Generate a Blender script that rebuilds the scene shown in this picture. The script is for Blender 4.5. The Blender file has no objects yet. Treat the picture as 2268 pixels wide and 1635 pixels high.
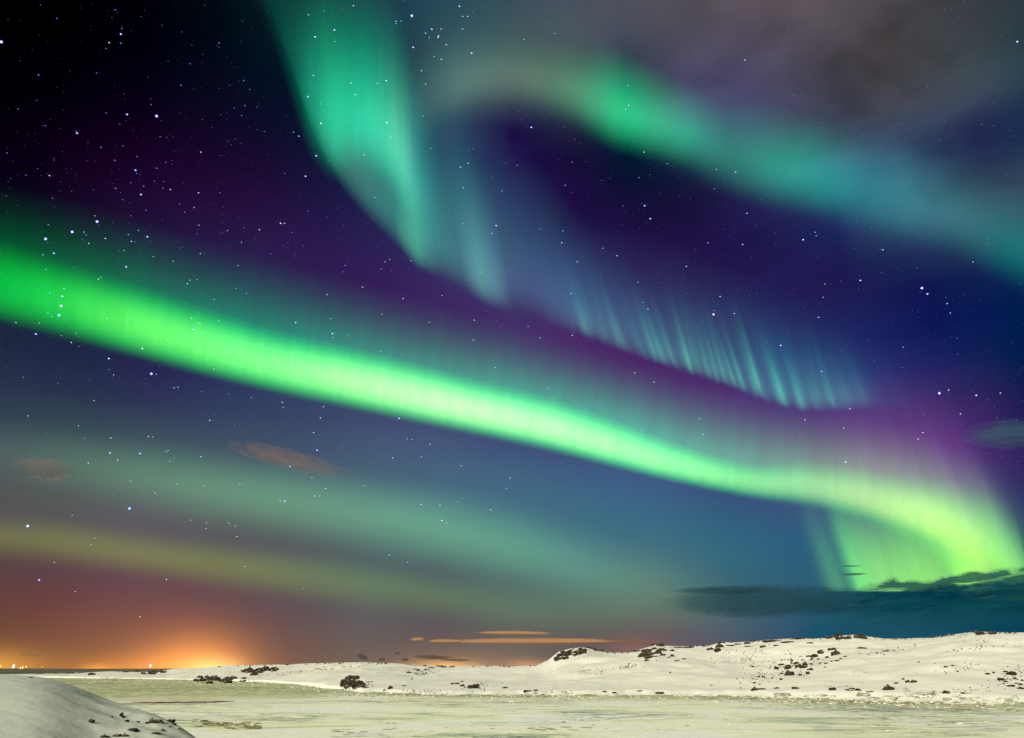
import bpy, math, random
import numpy as np
from mathutils import Vector, noise as mnoise

random.seed(7); rng = np.random.default_rng(7)
R = math.radians
scene = bpy.context.scene
COL = scene.collection

# ------------------------------------------------------------------ camera
CAM_Z = 5.0
PITCH = R(20.62)
FPX, CX, CY = 1764.0, 1134.0, 817.5        # reading scale of the photograph (2268 x 1635)
cam_data = bpy.data.cameras.new("camera"); cam = bpy.data.objects.new("camera", cam_data); COL.objects.link(cam)
cam.location = (0, 0, CAM_Z); cam.rotation_euler = (math.pi/2 + PITCH, 0, 0)
cam_data.sensor_width = 36.0; cam_data.lens = 36.0*FPX/2268.0
cam_data.clip_start = 0.1; cam_data.clip_end = 400000.0
scene.camera = cam
scene.render.resolution_x = 1024; scene.render.resolution_y = 738
scene.view_settings.view_transform = 'Standard'; scene.view_settings.look = 'None'
scene.view_settings.exposure = 0.32; scene.view_settings.gamma = 1.0
scene.render.engine = 'CYCLES'
scene.cycles.use_denoising = False
scene.cycles.transparent_max_bounces = 32
scene.cycles.max_bounces = 4
scene.cycles.diffuse_bounces = 2
scene.cycles.sample_clamp_indirect = 4.0

def ray(px, py):
    x = (px-CX); z = (CY-py)
    v = np.array([x, FPX*math.cos(PITCH) - z*math.sin(PITCH), FPX*math.sin(PITCH) + z*math.cos(PITCH)])
    return v/np.linalg.norm(v)
def azel(px, py):
    d = ray(px, py)
    return math.atan2(d[0], d[1]), math.asin(d[2])
def to_px(az, el):
    d = np.array([math.sin(az)*math.cos(el), math.cos(az)*math.cos(el), math.sin(el)])
    f = d[1]*math.cos(PITCH) + d[2]*math.sin(PITCH)
    u = -d[1]*math.sin(PITCH) + d[2]*math.cos(PITCH)
    if f < 0.05: f = 0.05
    return CX + FPX*d[0]/f, CY - FPX*u/f
def lin(c):
    c = np.clip(np.array(c, float), 0, 255)/255.0
    return np.where(c <= 0.04045, c/12.92, ((c+0.055)/1.055)**2.4)

# ------------------------------------------------------------------ night sky (world)
SKY = [
(0,0,0,0,2),(300,0,0,0,6),(550,20,2,16,24),(550,200,7,14,34),(600,380,26,12,50),(0,200,0,0,4),(200,200,2,0,10),
(400,300,18,4,34),(0,400,5,0,18),(200,400,22,4,34),(500,500,38,20,66),(0,480,4,8,28),(250,520,25,20,50),
(700,600,46,28,80),(900,650,56,32,90),(500,620,40,38,80),(1000,780,66,40,98),(1250,800,74,44,105),(1500,880,80,48,112),
(1700,960,86,54,118),(1900,960,88,54,120),(2050,900,80,48,114),(2100,1000,90,52,122),(2230,1050,48,34,96),
(2268,960,12,26,80),(2200,850,8,30,82),(1150,300,34,16,72),(1300,430,31,15,66),(1450,550,36,18,70),(1600,450,29,20,66),(1250,520,34,22,78),
(1600,650,38,28,82),(1850,600,28,25,76),(2000,650,22,24,78),(2150,600,8,22,74),(1200,600,50,50,100),(1050,450,32,52,92),
(1000,300,38,56,92),(1200,205,70,90,84),(1255,222,54,72,74),(1060,190,80,100,100),(1140,238,42,50,78),(1000,225,60,88,98),(2000,820,42,46,110),(2268,700,0,30,80),(1800,800,42,46,108),
(750,0,26,54,64),(1000,50,45,78,92),(1130,80,60,85,90),(1130,160,85,95,100),(1300,80,72,80,92),(1500,100,76,76,92),
(1700,60,82,74,86),(1900,60,78,72,78),(1700,180,66,66,92),(1900,200,76,72,80),(2100,120,64,70,76),(2268,50,42,58,66),
(2268,150,35,58,68),(2100,230,66,72,84),(2100,290,38,34,78),(2268,280,18,42,80),(1950,320,56,78,104),(2268,400,62,84,98),
(2050,450,56,92,110),(1900,520,24,36,86),
(0,780,34,42,68),(200,860,40,48,76),(400,900,50,54,90),(600,950,58,74,102),(900,1020,70,95,122),(1100,1060,68,102,129),
(1300,1100,62,103,131),(1500,1150,56,103,133),(1700,1180,44,98,128),(1750,1250,38,91,122),(0,950,56,72,86),(200,980,62,84,88),
(400,1000,70,92,100),(0,1060,84,86,86),(0,1110,82,84,86),(300,1160,94,90,96),(600,1200,90,94,94),(900,1270,82,98,98),
(1200,1320,84,102,105),(0,1150,88,84,84),(0,1270,92,62,66),(200,1290,98,66,72),(400,1310,96,68,78),(700,1340,92,82,92),
(1000,1370,92,84,90),(1250,1400,92,92,90),(1500,1290,80,112,112),(1500,1370,90,98,92),(1430,1420,112,90,96),(1650,1330,58,92,112),
(1650,1400,70,88,110),(1850,1380,40,92,112),(2000,1370,40,92,108),(2268,1370,10,72,90),(1850,1400,16,82,112),(2268,1395,0,62,88),
(0,1350,104,66,60),(200,1380,108,70,62),(600,1380,98,76,76),(0,1430,116,80,56),(700,1440,108,90,84),(900,1440,108,98,90),
(1100,1450,110,100,92),(300,1450,125,88,66),(1950,1250,50,100,118),(2150,1150,70,80,118),(2000,1080,92,70,124),
(1370,225,0,36,50),(1480,285,14,48,66),(700,350,16,18,54),(850,150,12,40,60),(760,250,6,22,46),(100,620,12,40,50),(600,820,45,55,92),(1200,950,62,64,112),(1650,1080,60,76,118),
(1500,250,48,52,88),(1750,380,42,52,90),(1400,1460,112,92,92),(2100,1460,10,70,90),(1700,1460,60,84,100),(500,1470,130,90,66),
]
SP = np.array([s[:2] for s in SKY], float)/1000.0; SV = np.array([s[2:] for s in SKY], float)
def tps(r2): return np.where(r2 > 0, 0.5*r2*np.log(np.maximum(r2, 1e-12)), 0)
n = len(SP)
K = tps(((SP[:,None]-SP[None])**2).sum(-1)) + 4e-4*np.eye(n)
A = np.zeros((n+3, n+3)); A[:n,:n] = K; A[:n,n] = 1; A[:n,n+1:] = SP; A[n,:n] = 1; A[n+1:,:n] = SP.T
W = np.linalg.solve(A, np.vstack([SV, np.zeros((3,3))]))
def sky_at(px, py):
    p = np.array([min(max(px, -60), 2330), min(max(py, -60), 1480)])/1000.0
    k = tps(((SP-p)**2).sum(-1))
    return lin(k@W[:n] + W[n] + p@W[n+1:])

world = bpy.data.worlds.new("World"); scene.world = world; world.use_nodes = True
wt = world.node_tree; wt.nodes.clear()
def N(t, typ, **kw):
    nd = t.nodes.new(typ)
    for k, v in kw.items(): setattr(nd, k, v)
    return nd
def math_n(t, op, a, b=None, c=None, clamp=False):
    m = t.nodes.new('ShaderNodeMath'); m.operation = op; m.use_clamp = clamp
    for i, v in enumerate((a, b, c)):
        if v is None: continue
        if isinstance(v, (int, float)): m.inputs[i].default_value = v
        else: t.links.new(v, m.inputs[i])
    return m.outputs[0]
def vmath(t, op, a, b=None, s=None):
    m = t.nodes.new('ShaderNodeVectorMath'); m.operation = op
    for i, v in enumerate((a, b)):
        if v is None: continue
        if isinstance(v, (tuple, list)): m.inputs[i].default_value = v
        else: t.links.new(v, m.inputs[i])
    if s is not None:
        if isinstance(s, (int, float)): m.inputs['Scale'].default_value = s
        else: t.links.new(s, m.inputs['Scale'])
    return m.outputs[0]
def ramp(t, fac, stops, interp='LINEAR'):
    r_ = t.nodes.new('ShaderNodeValToRGB'); cr = r_.color_ramp; cr.interpolation = interp
    stops = sorted(stops, key=lambda s: s[0])
    def c4(c): return (c, c, c, 1) if isinstance(c, (int, float)) else (float(c[0]), float(c[1]), float(c[2]), 1)
    cr.elements[0].position = stops[0][0]; cr.elements[0].color = c4(stops[0][1])
    cr.elements[1].position = stops[-1][0]; cr.elements[1].color = c4(stops[-1][1])
    for p, c in stops[1:-1]:
        e = cr.elements.new(p); e.color = c4(c)
    t.links.new(fac, r_.inputs[0]); return r_.outputs[0]

tc = N(wt, 'ShaderNodeTexCoord'); nrm = vmath(wt, 'NORMALIZE', tc.outputs['Generated'])
sep = N(wt, 'ShaderNodeSeparateXYZ'); wt.links.new(nrm, sep.inputs[0])
AZ = math_n(wt, 'ARCTAN2', sep.outputs[0], sep.outputs[1])
AZc = math_n(wt, 'MAXIMUM', math_n(wt, 'MINIMUM', AZ, R(44.9)), R(-44.9))
EL = math_n(wt, 'ARCSINE', sep.outputs[2])
ELF = math_n(wt, 'DIVIDE', EL, R(50.0), clamp=True)
els = [0,.8,1.6,2.5,3.5,5,6.5,8,10,12,14,16,18,20,22,24,26,28,30,32,34,36,38,40,43,46,50]
acc = None
for a_deg in range(-45, 46, 5):
    st = [(e/50.0, sky_at(*to_px(R(a_deg), R(e)))) for e in els]
    col = ramp(wt, ELF, st, 'CARDINAL')
    w_ = math_n(wt, 'SUBTRACT', 1.0, math_n(wt, 'DIVIDE', math_n(wt, 'ABSOLUTE', math_n(wt, 'SUBTRACT', AZc, R(a_deg))), R(5.0)), clamp=True)
    c_ = vmath(wt, 'SCALE', col, s=w_)
    acc = c_ if acc is None else vmath(wt, 'ADD', acc, c_)
# thin high cloud drifting over the upper right: soft brightness patches in the sky itself
nz = N(wt, 'ShaderNodeTexNoise'); nz.inputs['Scale'].default_value = 4.4; nz.inputs['Detail'].default_value = 5; nz.inputs['Roughness'].default_value = 0.5
nz.inputs['Distortion'].default_value = 0.4
mp = N(wt, 'ShaderNodeMapping'); mp.inputs['Scale'].default_value = (1, 1, 2.6); mp.inputs['Rotation'].default_value = (0, R(14), 0); wt.links.new(nrm, mp.inputs[0]); wt.links.new(mp.outputs[0], nz.inputs[0])
def gauss(t, az0, el0, sa, se, x=None):
    a = math_n(t, 'DIVIDE', math_n(t, 'SUBTRACT', AZ, az0), sa); b = math_n(t, 'DIVIDE', math_n(t, 'SUBTRACT', EL, el0), se)
    q = math_n(t, 'ADD', math_n(t, 'MULTIPLY', a, a), math_n(t, 'MULTIPLY', b, b))
    return math_n(t, 'EXPONENT', math_n(t, 'MULTIPLY', q, -1.0))
a0, e0 = azel(1900, 180)
cm = gauss(wt, a0, e0, R(20), R(10))
cf = math_n(wt, 'MULTIPLY', math_n(wt, 'SUBTRACT', nz.outputs[0], 0.5), 2.6)
cfac = math_n(wt, 'ADD', 1.0, math_n(wt, 'MULTIPLY', cf, math_n(wt, 'ADD', math_n(wt, 'MULTIPLY', cm, 1.15), 0.07)))
acc = vmath(wt, 'SCALE', acc, s=cfac)
# light domes of towns below the horizon
for (px, py, sx, sy, c) in [
    (430, 1488, 105, 70, (0.85, 0.30, 0.05)), (475, 1490, 60, 28, (0.75, 0.55, 0.18)), (330, 1492, 170, 38, (0.42, 0.15, 0.015)),
    (360, 1470, 270, 140, (0.12, 0.038, 0.010)), (-20, 1485, 100, 42, (0.6, 0.26, 0.03)), (215, 1484, 34, 12, (0.45, 0.17, 0.0)),
    (985, 1480, 75, 15, (0.75, 0.40, 0.09)), (1020, 1478, 160, 40, (0.13, 0.055, 0.015)), (1170, 1474, 50, 12, (0.35, 0.15, 0.04)),
    (1400, 1440, 55, 26, (0.10, 0.02, 0.015))]:
    az0, el0 = azel(px, py); az1, _ = azel(px+sx, py); _, el1 = azel(px, py-sy)
    g = gauss(wt, az0, el0, abs(az1-az0), abs(el1-el0))
    acc = vmath(wt, 'ADD', acc, vmath(wt, 'SCALE', c, s=g))
# high overhead and behind the viewer the sky keeps a dim even airglow
bg = N(wt, 'ShaderNodeBackground'); wt.links.new(acc, bg.inputs[0]); bg.inputs[1].default_value = 0.80
wo = N(wt, 'ShaderNodeOutputWorld'); wt.links.new(bg.outputs[0], wo.inputs[0])
world.cycles.sampling_method = 'MANUAL'; world.cycles.sample_map_resolution = 512

# ------------------------------------------------------------------ moonlight (low, from behind on the left)
SUN_AZ, SUN_EL = R(-150), R(25)
sd = bpy.data.lights.new("moon_light", 'SUN'); sd.energy = 5.0; sd.angle = R(0.5); sd.color = (1.0, 0.94, 0.74)
so = bpy.data.objects.new("moon_light", sd); COL.objects.link(so)
sdir = Vector((math.sin(SUN_AZ)*math.cos(SUN_EL), math.cos(SUN_AZ)*math.cos(SUN_EL), math.sin(SUN_EL)))
so.rotation_euler = (-sdir).to_track_quat('-Z', 'Y').to_euler(); so.location = (-50, -20, 60)

# ------------------------------------------------------------------ helpers
def tag(o, label=None, cat=None, group=None, kind=None):
    if label: o['label'] = label
    if cat: o['category'] = cat
    if group: o['group'] = group
    if kind: o['kind'] = kind
    return o
def mesh_np(name, verts, faces, smooth=True):
    me = bpy.data.meshes.new(name); me.from_pydata([tuple(map(float, v)) for v in verts], [], [tuple(map(int, f)) for f in faces])
    if smooth: me.polygons.foreach_set('use_smooth', [True]*len(me.polygons))
    me.update(); return me
def link(name, me, mat=None, parent=None):
    o = bpy.data.objects.new(name, me); COL.objects.link(o)
    if mat and me is not None and not me.materials: me.materials.append(mat)
    if parent: o.parent = parent
    return o
def empty(name, loc=(0,0,0)):
    o = bpy.data.objects.new(name, None); COL.objects.link(o); o.location = loc; return o
def new_mat(name):
    m = bpy.data.materials.new(name); m.use_nodes = True; m.node_tree.nodes.clear(); return m, m.node_tree
def grid_faces(nu, nv):
    f = []
    for i in range(nu-1):
        for j in range(nv-1):
            a = i*nv+j; f.append((a, a+nv, a+nv+1, a+1))
    return f
def interp_rows(rows, nsub):
    """smooth (Catmull-Rom) resampling of a table of rows"""
    rows = np.array(rows, float); out = []
    for i in range(len(rows)-1):
        p0 = rows[max(i-1,0)]; p1 = rows[i]; p2 = rows[i+1]; p3 = rows[min(i+2, len(rows)-1)]
        for k in range(nsub):
            t = k/nsub
            out.append(0.5*((2*p1) + (-p0+p2)*t + (2*p0-5*p1+4*p2-p3)*t*t + (-p0+3*p1-3*p2+p3)*t**3))
    out.append(rows[-1]); return np.array(out)
def fbm(x, y, z, o=4, s=1.0):
    v = 0; a = 1
    for _ in range(o):
        v += a*mnoise.noise(Vector((x*s, y*s, z*s))); a *= 0.5; s *= 2.03
    return v

# ------------------------------------------------------------------ terrain
skyline = [(-400,1494),(0,1493.5),(150,1493),(205,1489),(250,1487),(300,1488.5),(345,1488),(385,1481.5),(450,1479),(500,1474),(560,1473),(650,1471),(700,1469),(800,1466.5),(870,1469),(950,1474),
 (1000,1476.5),(1030,1475),(1080,1474),(1134,1476.5),(1180,1474),(1200,1469),(1218,1459),(1238,1443),(1262,1437),(1285,1433.5),(1305,1436),(1335,1443),
 (1360,1446),(1390,1445),(1410,1440),(1434,1434),(1452,1428),(1475,1431),(1520,1431),(1560,1431),(1580,1428),(1596,1421.5),(1620,1424),(1660,1421),(1701,1417),
 (1760,1414),(1800,1414),(1835,1414),(1865,1408),(1890,1405.5),(1920,1409),(1960,1415),(2060,1413),(2110,1406),(2150,1400),(2175,1399),(2200,1401),(2268,1401),(2600,1398)]
shore = [(-400,1501),(0,1501),(200,1503),(400,1506),(560,1511),(660,1517),(720,1526),(800,1534),(900,1538),(1000,1541),(1134,1541.5),(1400,1541),(1600,1543),(1800,1550),(2000,1556),(2268,1562),(2600,1568)]
ridge_r = [(-400,640),(0,640),(300,660),(380,740),(450,720),(650,640),(900,560),(1100,480),(1250,410),(1450,400),(1600,385),(1900,345),(2268,300),(2600,290)]
s_az = np.array([azel(x, y)[0] for x, y in skyline]); s_el = np.array([azel(x, y)[1] for x, y in skyline])
h_az = np.array([azel(x, y)[0] for x, y in shore]); h_r = np.array([CAM_Z/math.tan(-azel(x, y)[1]) for x, y in shore])
r_az = np.array([azel(x, 1460)[0] for x, y in ridge_r]); r_r = np.array([y for x, y in ridge_r], float)
def smooth01(t): t = min(max(t, 0.0), 1.0); return t*t*(3-2*t)
BASE_EL = [( -400,1494),(200,1492),(330,1489),(400,1481),(700,1471),(800,1468),(1000,1476),(1200,1474),(1330,1452),(1500,1440),(1600,1432),(1800,1418),(2000,1416),(2268,1405),(2600,1402)]
b_az = np.array([azel(x, y)[0] for x, y in BASE_EL]); b_el = np.array([azel(x, y)[1] for x, y in BASE_EL])
def land_h(az, r):
    rs = float(np.interp(az, h_az, h_r))
    rr = float(np.interp(az, r_az, r_r))
    el = float(np.interp(az, s_az, s_el)); be = float(np.interp(az, b_az, b_el))
    zr = CAM_Z + rr*math.tan(el); zb = CAM_Z + rr*math.tan(be)
    x, y = r*math.sin(az), r*math.cos(az)
    if r < rs:
        return -1.2*smooth01((rs-r)/6.0) - 0.02
    t = (r-rs)/(rr-rs)
    step = 0.7*smooth01((r-rs-2.5-4*mnoise.noise(Vector((az*60, 1.3, 0))))/5.0)
    drift = fbm(x, y*0.6, 3.1, 4, 1/45.0)
    fine = fbm(x, y, 9.1, 3, 1/9.0)
    if t <= 1:
        P = t*(0.80+0.20*t)
        if az > 0.05: P = P*(1-0.2) + 0.2*(smooth01(t*1.15))
        z = step + (zb-0.7)*P
        z += (zr-zb)*(t**3)
        amp = min(1.0, zb/12.0)
        z += drift*3.4*amp*math.sin(math.pi*min(max(t,0),1))**0.8 + fine*0.26*(1-t*0.5)*min(1, t*8)
        k = abs(mnoise.noise(Vector((x/60+7, y/60, 4))))
        z += 2.4*amp*(0.25-k)*math.sin(math.pi*t)
        return z
    z = zr - (r-rr)*0.05 - 0.0009*(r-rr)**2*0.1
    return max(z, (0.4 + 0.4*drift)*min(1.0, max(zr, 0)/6.0) - 0.1)

AZ0, AZ1 = R(-44), R(43)
nu = 900; azs = np.linspace(AZ0, AZ1, nu)
fr = np.concatenate([np.linspace(-0.12, 0.0, 6)[:-1], np.linspace(0, 1, 110)**1.15, 1+np.array([.02,.05,.1,.2,.35,.6,1,1.8,3,6])])
V = []
for a in azs:
    rs = float(np.interp(a, h_az, h_r)); rr = float(np.interp(a, r_az, r_r))
    for t in fr:
        r = rs + t*(rr-rs) if t >= 0 else rs*(1+t)
        V.append((r*math.sin(a), r*math.cos(a), land_h(a, r)))
me_land = mesh_np('hills', V, [f[::-1] for f in grid_faces(nu, len(fr))])

def snow_material(name, tint, dim=1.0):
    m, t = new_mat(name)
    b = N(t, 'ShaderNodeBsdfPrincipled'); o = N(t, 'ShaderNodeOutputMaterial'); t.links.new(b.outputs[0], o.inputs[0])
    g = N(t, 'ShaderNodeNewGeometry')
    n1 = N(t, 'ShaderNodeTexNoise'); n1.inputs['Scale'].default_value = 0.035; n1.inputs['Detail'].default_value = 5; t.links.new(g.outputs['Position'], n1.inputs[0])
    c = ramp(t, n1.outputs[0], [(0.3, tuple(0.92*np.array(tint))), (0.7, tint)])
    # sparse dark grit and grass tips poking through the crust, gathered in patches
    vo = N(t, 'ShaderNodeTexVoronoi'); vo.inputs['Scale'].default_value = 0.75; t.links.new(g.outputs['Position'], vo.inputs[0])
    n2 = N(t, 'ShaderNodeTexNoise'); n2.inputs['Scale'].default_value = 0.045; n2.inputs['Detail'].default_value = 3; t.links.new(g.outputs['Position'], n2.inputs[0])
    th = math_n(t, 'MULTIPLY', math_n(t, 'SUBTRACT', n2.outputs[0], 0.56, clamp=True), 2.4)
    spot = math_n(t, 'LESS_THAN', vo.outputs['Distance'], th)
    mix = N(t, 'ShaderNodeMix', data_type='RGBA'); t.links.new(spot, mix.inputs[0]); t.links.new(c, mix.inputs[6]); mix.inputs[7].default_value = (0.05, 0.045, 0.03, 1)
    t.links.new(mix.outputs[2], b.inputs['Base Color'])
    b.inputs['Roughness'].default_value = 0.75; b.inputs['Specular IOR Level'].default_value = 0.2
    bn = N(t, 'ShaderNodeTexNoise'); bn.inputs['Scale'].default_value = 0.5; bn.inputs['Detail'].default_value = 7; t.links.new(g.outputs['Position'], bn.inputs[0])
    bu = N(t, 'ShaderNodeBump'); bu.inputs['Strength'].default_value = 0.5; bu.inputs['Distance'].default_value = 0.25
    t.links.new(bn.outputs[0], bu.inputs['Height']); t.links.new(bu.outputs[0], b.inputs['Normal'])
    return m
M_snow = snow_material('wind_packed_snow', (0.77, 0.775, 0.70))
tag(link('hills', me_land, M_snow), kind='structure')

# sea ice: one sheet to the horizon
def ice_material():
    m, t = new_mat('sea_ice')
    b = N(t, 'ShaderNodeBsdfPrincipled'); o = N(t, 'ShaderNodeOutputMaterial'); t.links.new(b.outputs[0], o.inputs[0])
    g = N(t, 'ShaderNodeNewGeometry')
    def noise(sc, d, rough=0.55, stretch=(1,1,1), dist=0.0):
        mpn = N(t, 'ShaderNodeMapping'); mpn.inputs['Scale'].default_value = stretch; t.links.new(g.outputs['Position'], mpn.inputs[0])
        nn = N(t, 'ShaderNodeTexNoise'); nn.inputs['Scale'].default_value = sc; nn.inputs['Detail'].default_value = d; nn.inputs['Roughness'].default_value = rough; nn.inputs['Distortion'].default_value = dist
        t.links.new(mpn.outputs[0], nn.inputs[0]); return nn.outputs[0]
    big = noise(0.07, 8, 0.68, (0.75, 1.2, 1), 0.9)
    mid = noise(0.35, 7, 0.65, (1, 0.8, 1), 0.8)
    c1 = ramp(t, big, [(0.29, (0.34, 0.40, 0.36)), (0.37, (0.60, 0.66, 0.48)), (0.43, (0.84, 0.87, 0.60)), (0.50, (0.95, 0.96, 0.76)), (0.59, (0.93, 0.93, 0.88))])
    at = N(t, 'ShaderNodeAttribute', attribute_name='shore')  # carries the yellow shore stain and the painted dimness of the left side
    stain_and_dim = math_n(t, 'ADD', at.outputs['Fac'], math_n(t, 'MULTIPLY', math_n(t, 'SUBTRACT', mid, 0.5), 1.6), clamp=True)
    stain_and_dim = math_n(t, 'MULTIPLY', stain_and_dim, math_n(t, 'MULTIPLY', at.outputs['Fac'], 1.5, clamp=True), clamp=True)
    mx = N(t, 'ShaderNodeMix', data_type='RGBA'); t.links.new(stain_and_dim, mx.inputs[0]); t.links.new(c1, mx.inputs[6])
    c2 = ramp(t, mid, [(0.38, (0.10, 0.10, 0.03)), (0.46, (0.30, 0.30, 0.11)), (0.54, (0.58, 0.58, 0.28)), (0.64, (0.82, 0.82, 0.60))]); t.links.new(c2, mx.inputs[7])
    # narrow dark leads
    ld = noise(0.10, 8, 0.7, (0.7, 1.6, 1), 1.4)
    dd = math_n(t, 'ABSOLUTE', math_n(t, 'SUBTRACT', ld, 0.5))
    patch = noise(0.028, 2)
    lw = math_n(t, 'MULTIPLY', math_n(t, 'SUBTRACT', patch, 0.47, clamp=True), 0.26)
    crack = math_n(t, 'LESS_THAN', dd, lw)
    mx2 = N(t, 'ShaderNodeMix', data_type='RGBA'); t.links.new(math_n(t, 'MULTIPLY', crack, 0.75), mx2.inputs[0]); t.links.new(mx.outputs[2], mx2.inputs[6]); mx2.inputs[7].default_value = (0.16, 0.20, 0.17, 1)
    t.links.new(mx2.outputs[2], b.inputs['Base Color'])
    b.inputs['Roughness'].default_value = 0.5; b.inputs['Specular IOR Level'].default_value = 0.4
    bu = N(t, 'ShaderNodeBump'); bu.inputs['Strength'].default_value = 0.5; bu.inputs['Distance'].default_value = 0.16
    t.links.new(mid, bu.inputs['Height']); t.links.new(bu.outputs[0], b.inputs['Normal'])
    return m
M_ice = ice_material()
rads = np.concatenate([[0.5, 12, 25, 35, 42], np.geomspace(48, 520, 230), np.geomspace(560, 30000, 26)])
nia = 640; iaz = np.concatenate([np.linspace(R(-180), R(-46), 20)[:-1], np.linspace(R(-46), R(46), nia), np.linspace(R(46), R(180), 20)[1:]])
V = []; SH = []
for a in iaz:
    rs = float(np.interp(a, h_az, h_r))
    for r in rads:
        x, y = r*math.sin(a), r*math.cos(a)
        z = 0.0
        if 40 < r < 600 and abs(a) < 0.8:
            q = fbm(x, y, 0.5, 4, 1/3.5); s_ = math.exp(-((r-rs)/(0.10*rs))**2)
            z = max(0, q)*(0.05+0.28*s_) + 0.05*fbm(x, y, 2, 2, 1/20.0)
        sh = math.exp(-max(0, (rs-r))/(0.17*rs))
        if a < R(-5): sh = max(sh, 0.85*smooth01((r-110)/90.0)*smooth01((R(-5)-a)/R(9)))  # weaker light on the left, painted in as darker olive ice
        V.append((x, y, z)); SH.append(sh)
me_ice = mesh_np('ice', V, [f[::-1] for f in grid_faces(len(iaz), len(rads))])
at = me_ice.attributes.new('shore', 'FLOAT', 'POINT'); at.data.foreach_set('value', SH)  # shore stain plus the painted dimness of the left side
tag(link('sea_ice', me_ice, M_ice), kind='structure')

# open water lead and the low far shore on the left
def plain(name, col, rough=0.8, spec=0.3, var=0.0, scale=0.05, emis=None, st=0):
    m, t = new_mat(name); b = N(t, 'ShaderNodeBsdfPrincipled'); o = N(t, 'ShaderNodeOutputMaterial'); t.links.new(b.outputs[0], o.inputs[0])
    b.inputs['Roughness'].default_value = rough; b.inputs['Specular IOR Level'].default_value = spec
    if var:
        g = N(t, 'ShaderNodeNewGeometry'); n_ = N(t, 'ShaderNodeTexNoise'); n_.inputs['Scale'].default_value = scale; n_.inputs['Detail'].default_value = 5; t.links.new(g.outputs['Position'], n_.inputs[0])
        c = ramp(t, n_.outputs[0], [(0.35, tuple(np.array(col)*(1-var))), (0.65, tuple(np.array(col)*(1+var)))]); t.links.new(c, b.inputs['Base Color'])
    else: b.inputs['Base Color'].default_value = (*col, 1)
    if emis: b.inputs['Emission Color'].default_value = (*emis, 1); b.inputs['Emission Strength'].default_value = st
    return m
M_water = plain('dark_water', (0.012, 0.016, 0.014), 0.55, 0.05)
V = []; az_w = np.linspace(R(-44), azel(420, 1492)[0], 60)
for i, a in enumerate(az_w):
    k = 1-(i/59.0)**3
    for s_ in (0, 0.33, 0.66, 1):
        r = 900 + (s_-0.5)*420*k*(1+0.25*mnoise.noise(Vector((a*30, s_, 0))))
        V.append((r*math.sin(a), r*math.cos(a), 1.05))
V = [(x, y, 0.06) for x, y, z in V]
tag(link('water', mesh_np('water', V, [f[::-1] for f in grid_faces(60, 4)]), M_water), kind='structure')
M_melt = plain('wet_ice_painted_glow', (0.72, 0.52, 0.44), 0.55, 0.5, 0.15, 0.5)  # reflection of the town glow painted as a pinkish base colour
V = []
for i, a in enumerate(np.linspace(azel(285, 1550)[0], azel(520, 1550)[0], 50)):
    k = math.sin(math.pi*min(1, i/49.0))**0.5
    for s_ in (0, 1):
        r = 147 + 2*mnoise.noise(Vector((i*.15, 3, 0))) + (s_-0.5)*7*k*(1+0.5*mnoise.noise(Vector((i*.3, s_, 0)))); V.append((r*math.sin(a), r*math.cos(a), 0.17))
tag(link('melt_water', mesh_np('melt_water', V, [f[::-1] for f in grid_faces(50, 2)]), M_melt), kind='structure')
M_far = plain('far_land', (0.11, 0.12, 0.085), 0.9, 0.1, 0.5, 0.004)
V = []; az_f = np.linspace(R(-44), azel(560, 1492)[0], 240)
for i, a in enumerate(az_f):
    for r, h in ((1150, 0.3), (1500, 1.2), (2200, 3.2), (3000, 5.2), (3600, 3.0)):
        x, y = r*math.sin(a), r*math.cos(a)
        V.append((x, y, h*(1+0.35*fbm(x, y, 1, 3, 1/300.0))))
tag(link('far_shore', mesh_np('far_shore', V, [f[::-1] for f in grid_faces(240, 5)]), M_far), kind='structure')

# near snow bank, lower left
bank = [(-900,1500,60),(-400,1498,60),(-60,1493,60),(20,1494,60),(60,1496,60),(100,1500,59.5),(140,1511,59),(180,1527,58),(225,1546,56),(270,1561,54),(310,1573,51),(350,1583,48.5),(380,1598,46.5),(405,1612,45),(430,1632,43),(470,1665,40),(530,1710,36),(600,1760,32),(780,1850,30),(900,2000,28)]
k_az = np.array([azel(x, y)[0] for x, y, r in bank]); k_r = np.array([r for x, y, r in bank], float)
k_z = np.array([CAM_Z + r*math.tan(azel(x, y)[1]) for x, y, r in bank])
def sm(az, tab): return sum(float(np.interp(az+o_, k_az, tab))*w_ for o_, w_ in ((-.024,.1),(-.012,.2),(0,.4),(.012,.2),(.024,.1)))
def bank_h(az, r):
    rb = sm(az, k_r); zb = sm(az, k_z)
    x, y = r*math.sin(az), r*math.cos(az)
    if zb < 0: return zb - 0.3
    n_ = fbm(x, y, 5.5, 4, 1/6.0); big = fbm(x, y, 8.5, 2, 1/17.0)
    if r <= rb:
        s = smooth01((r-14)/(rb-14)); z = zb*(0.30+0.70*s)
        z += 0.35*big*min(1, (rb-r)/8.0)*min(1, zb)
        tip = smooth01((az-k_az[6])/(k_az[11]-k_az[6]))
        z += (0.05+0.40*tip)*n_*min(1, (rb-r)/4.0+0.15)
        return z
    return zb - 0.9*smooth01((r-rb)/9.0)*zb*1.3 - 0.25*((r-rb)/9.0)**1.5
nb = 420; baz = np.linspace(R(-58), k_az[-1], nb); brr = np.concatenate([np.linspace(10, 26, 14), np.linspace(27, 96, 170)])
V = [(r*math.sin(a), r*math.cos(a), bank_h(a, r)) for a in baz for r in brr]
M_bank = snow_material('shade_tinted_snow', (0.56, 0.60, 0.53))  # shade over the bank put into a greyer snow tint
tag(link('snow_bank', mesh_np('snow_bank', V, [f[::-1] for f in grid_faces(nb, len(brr))]), M_bank), kind='structure')

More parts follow.
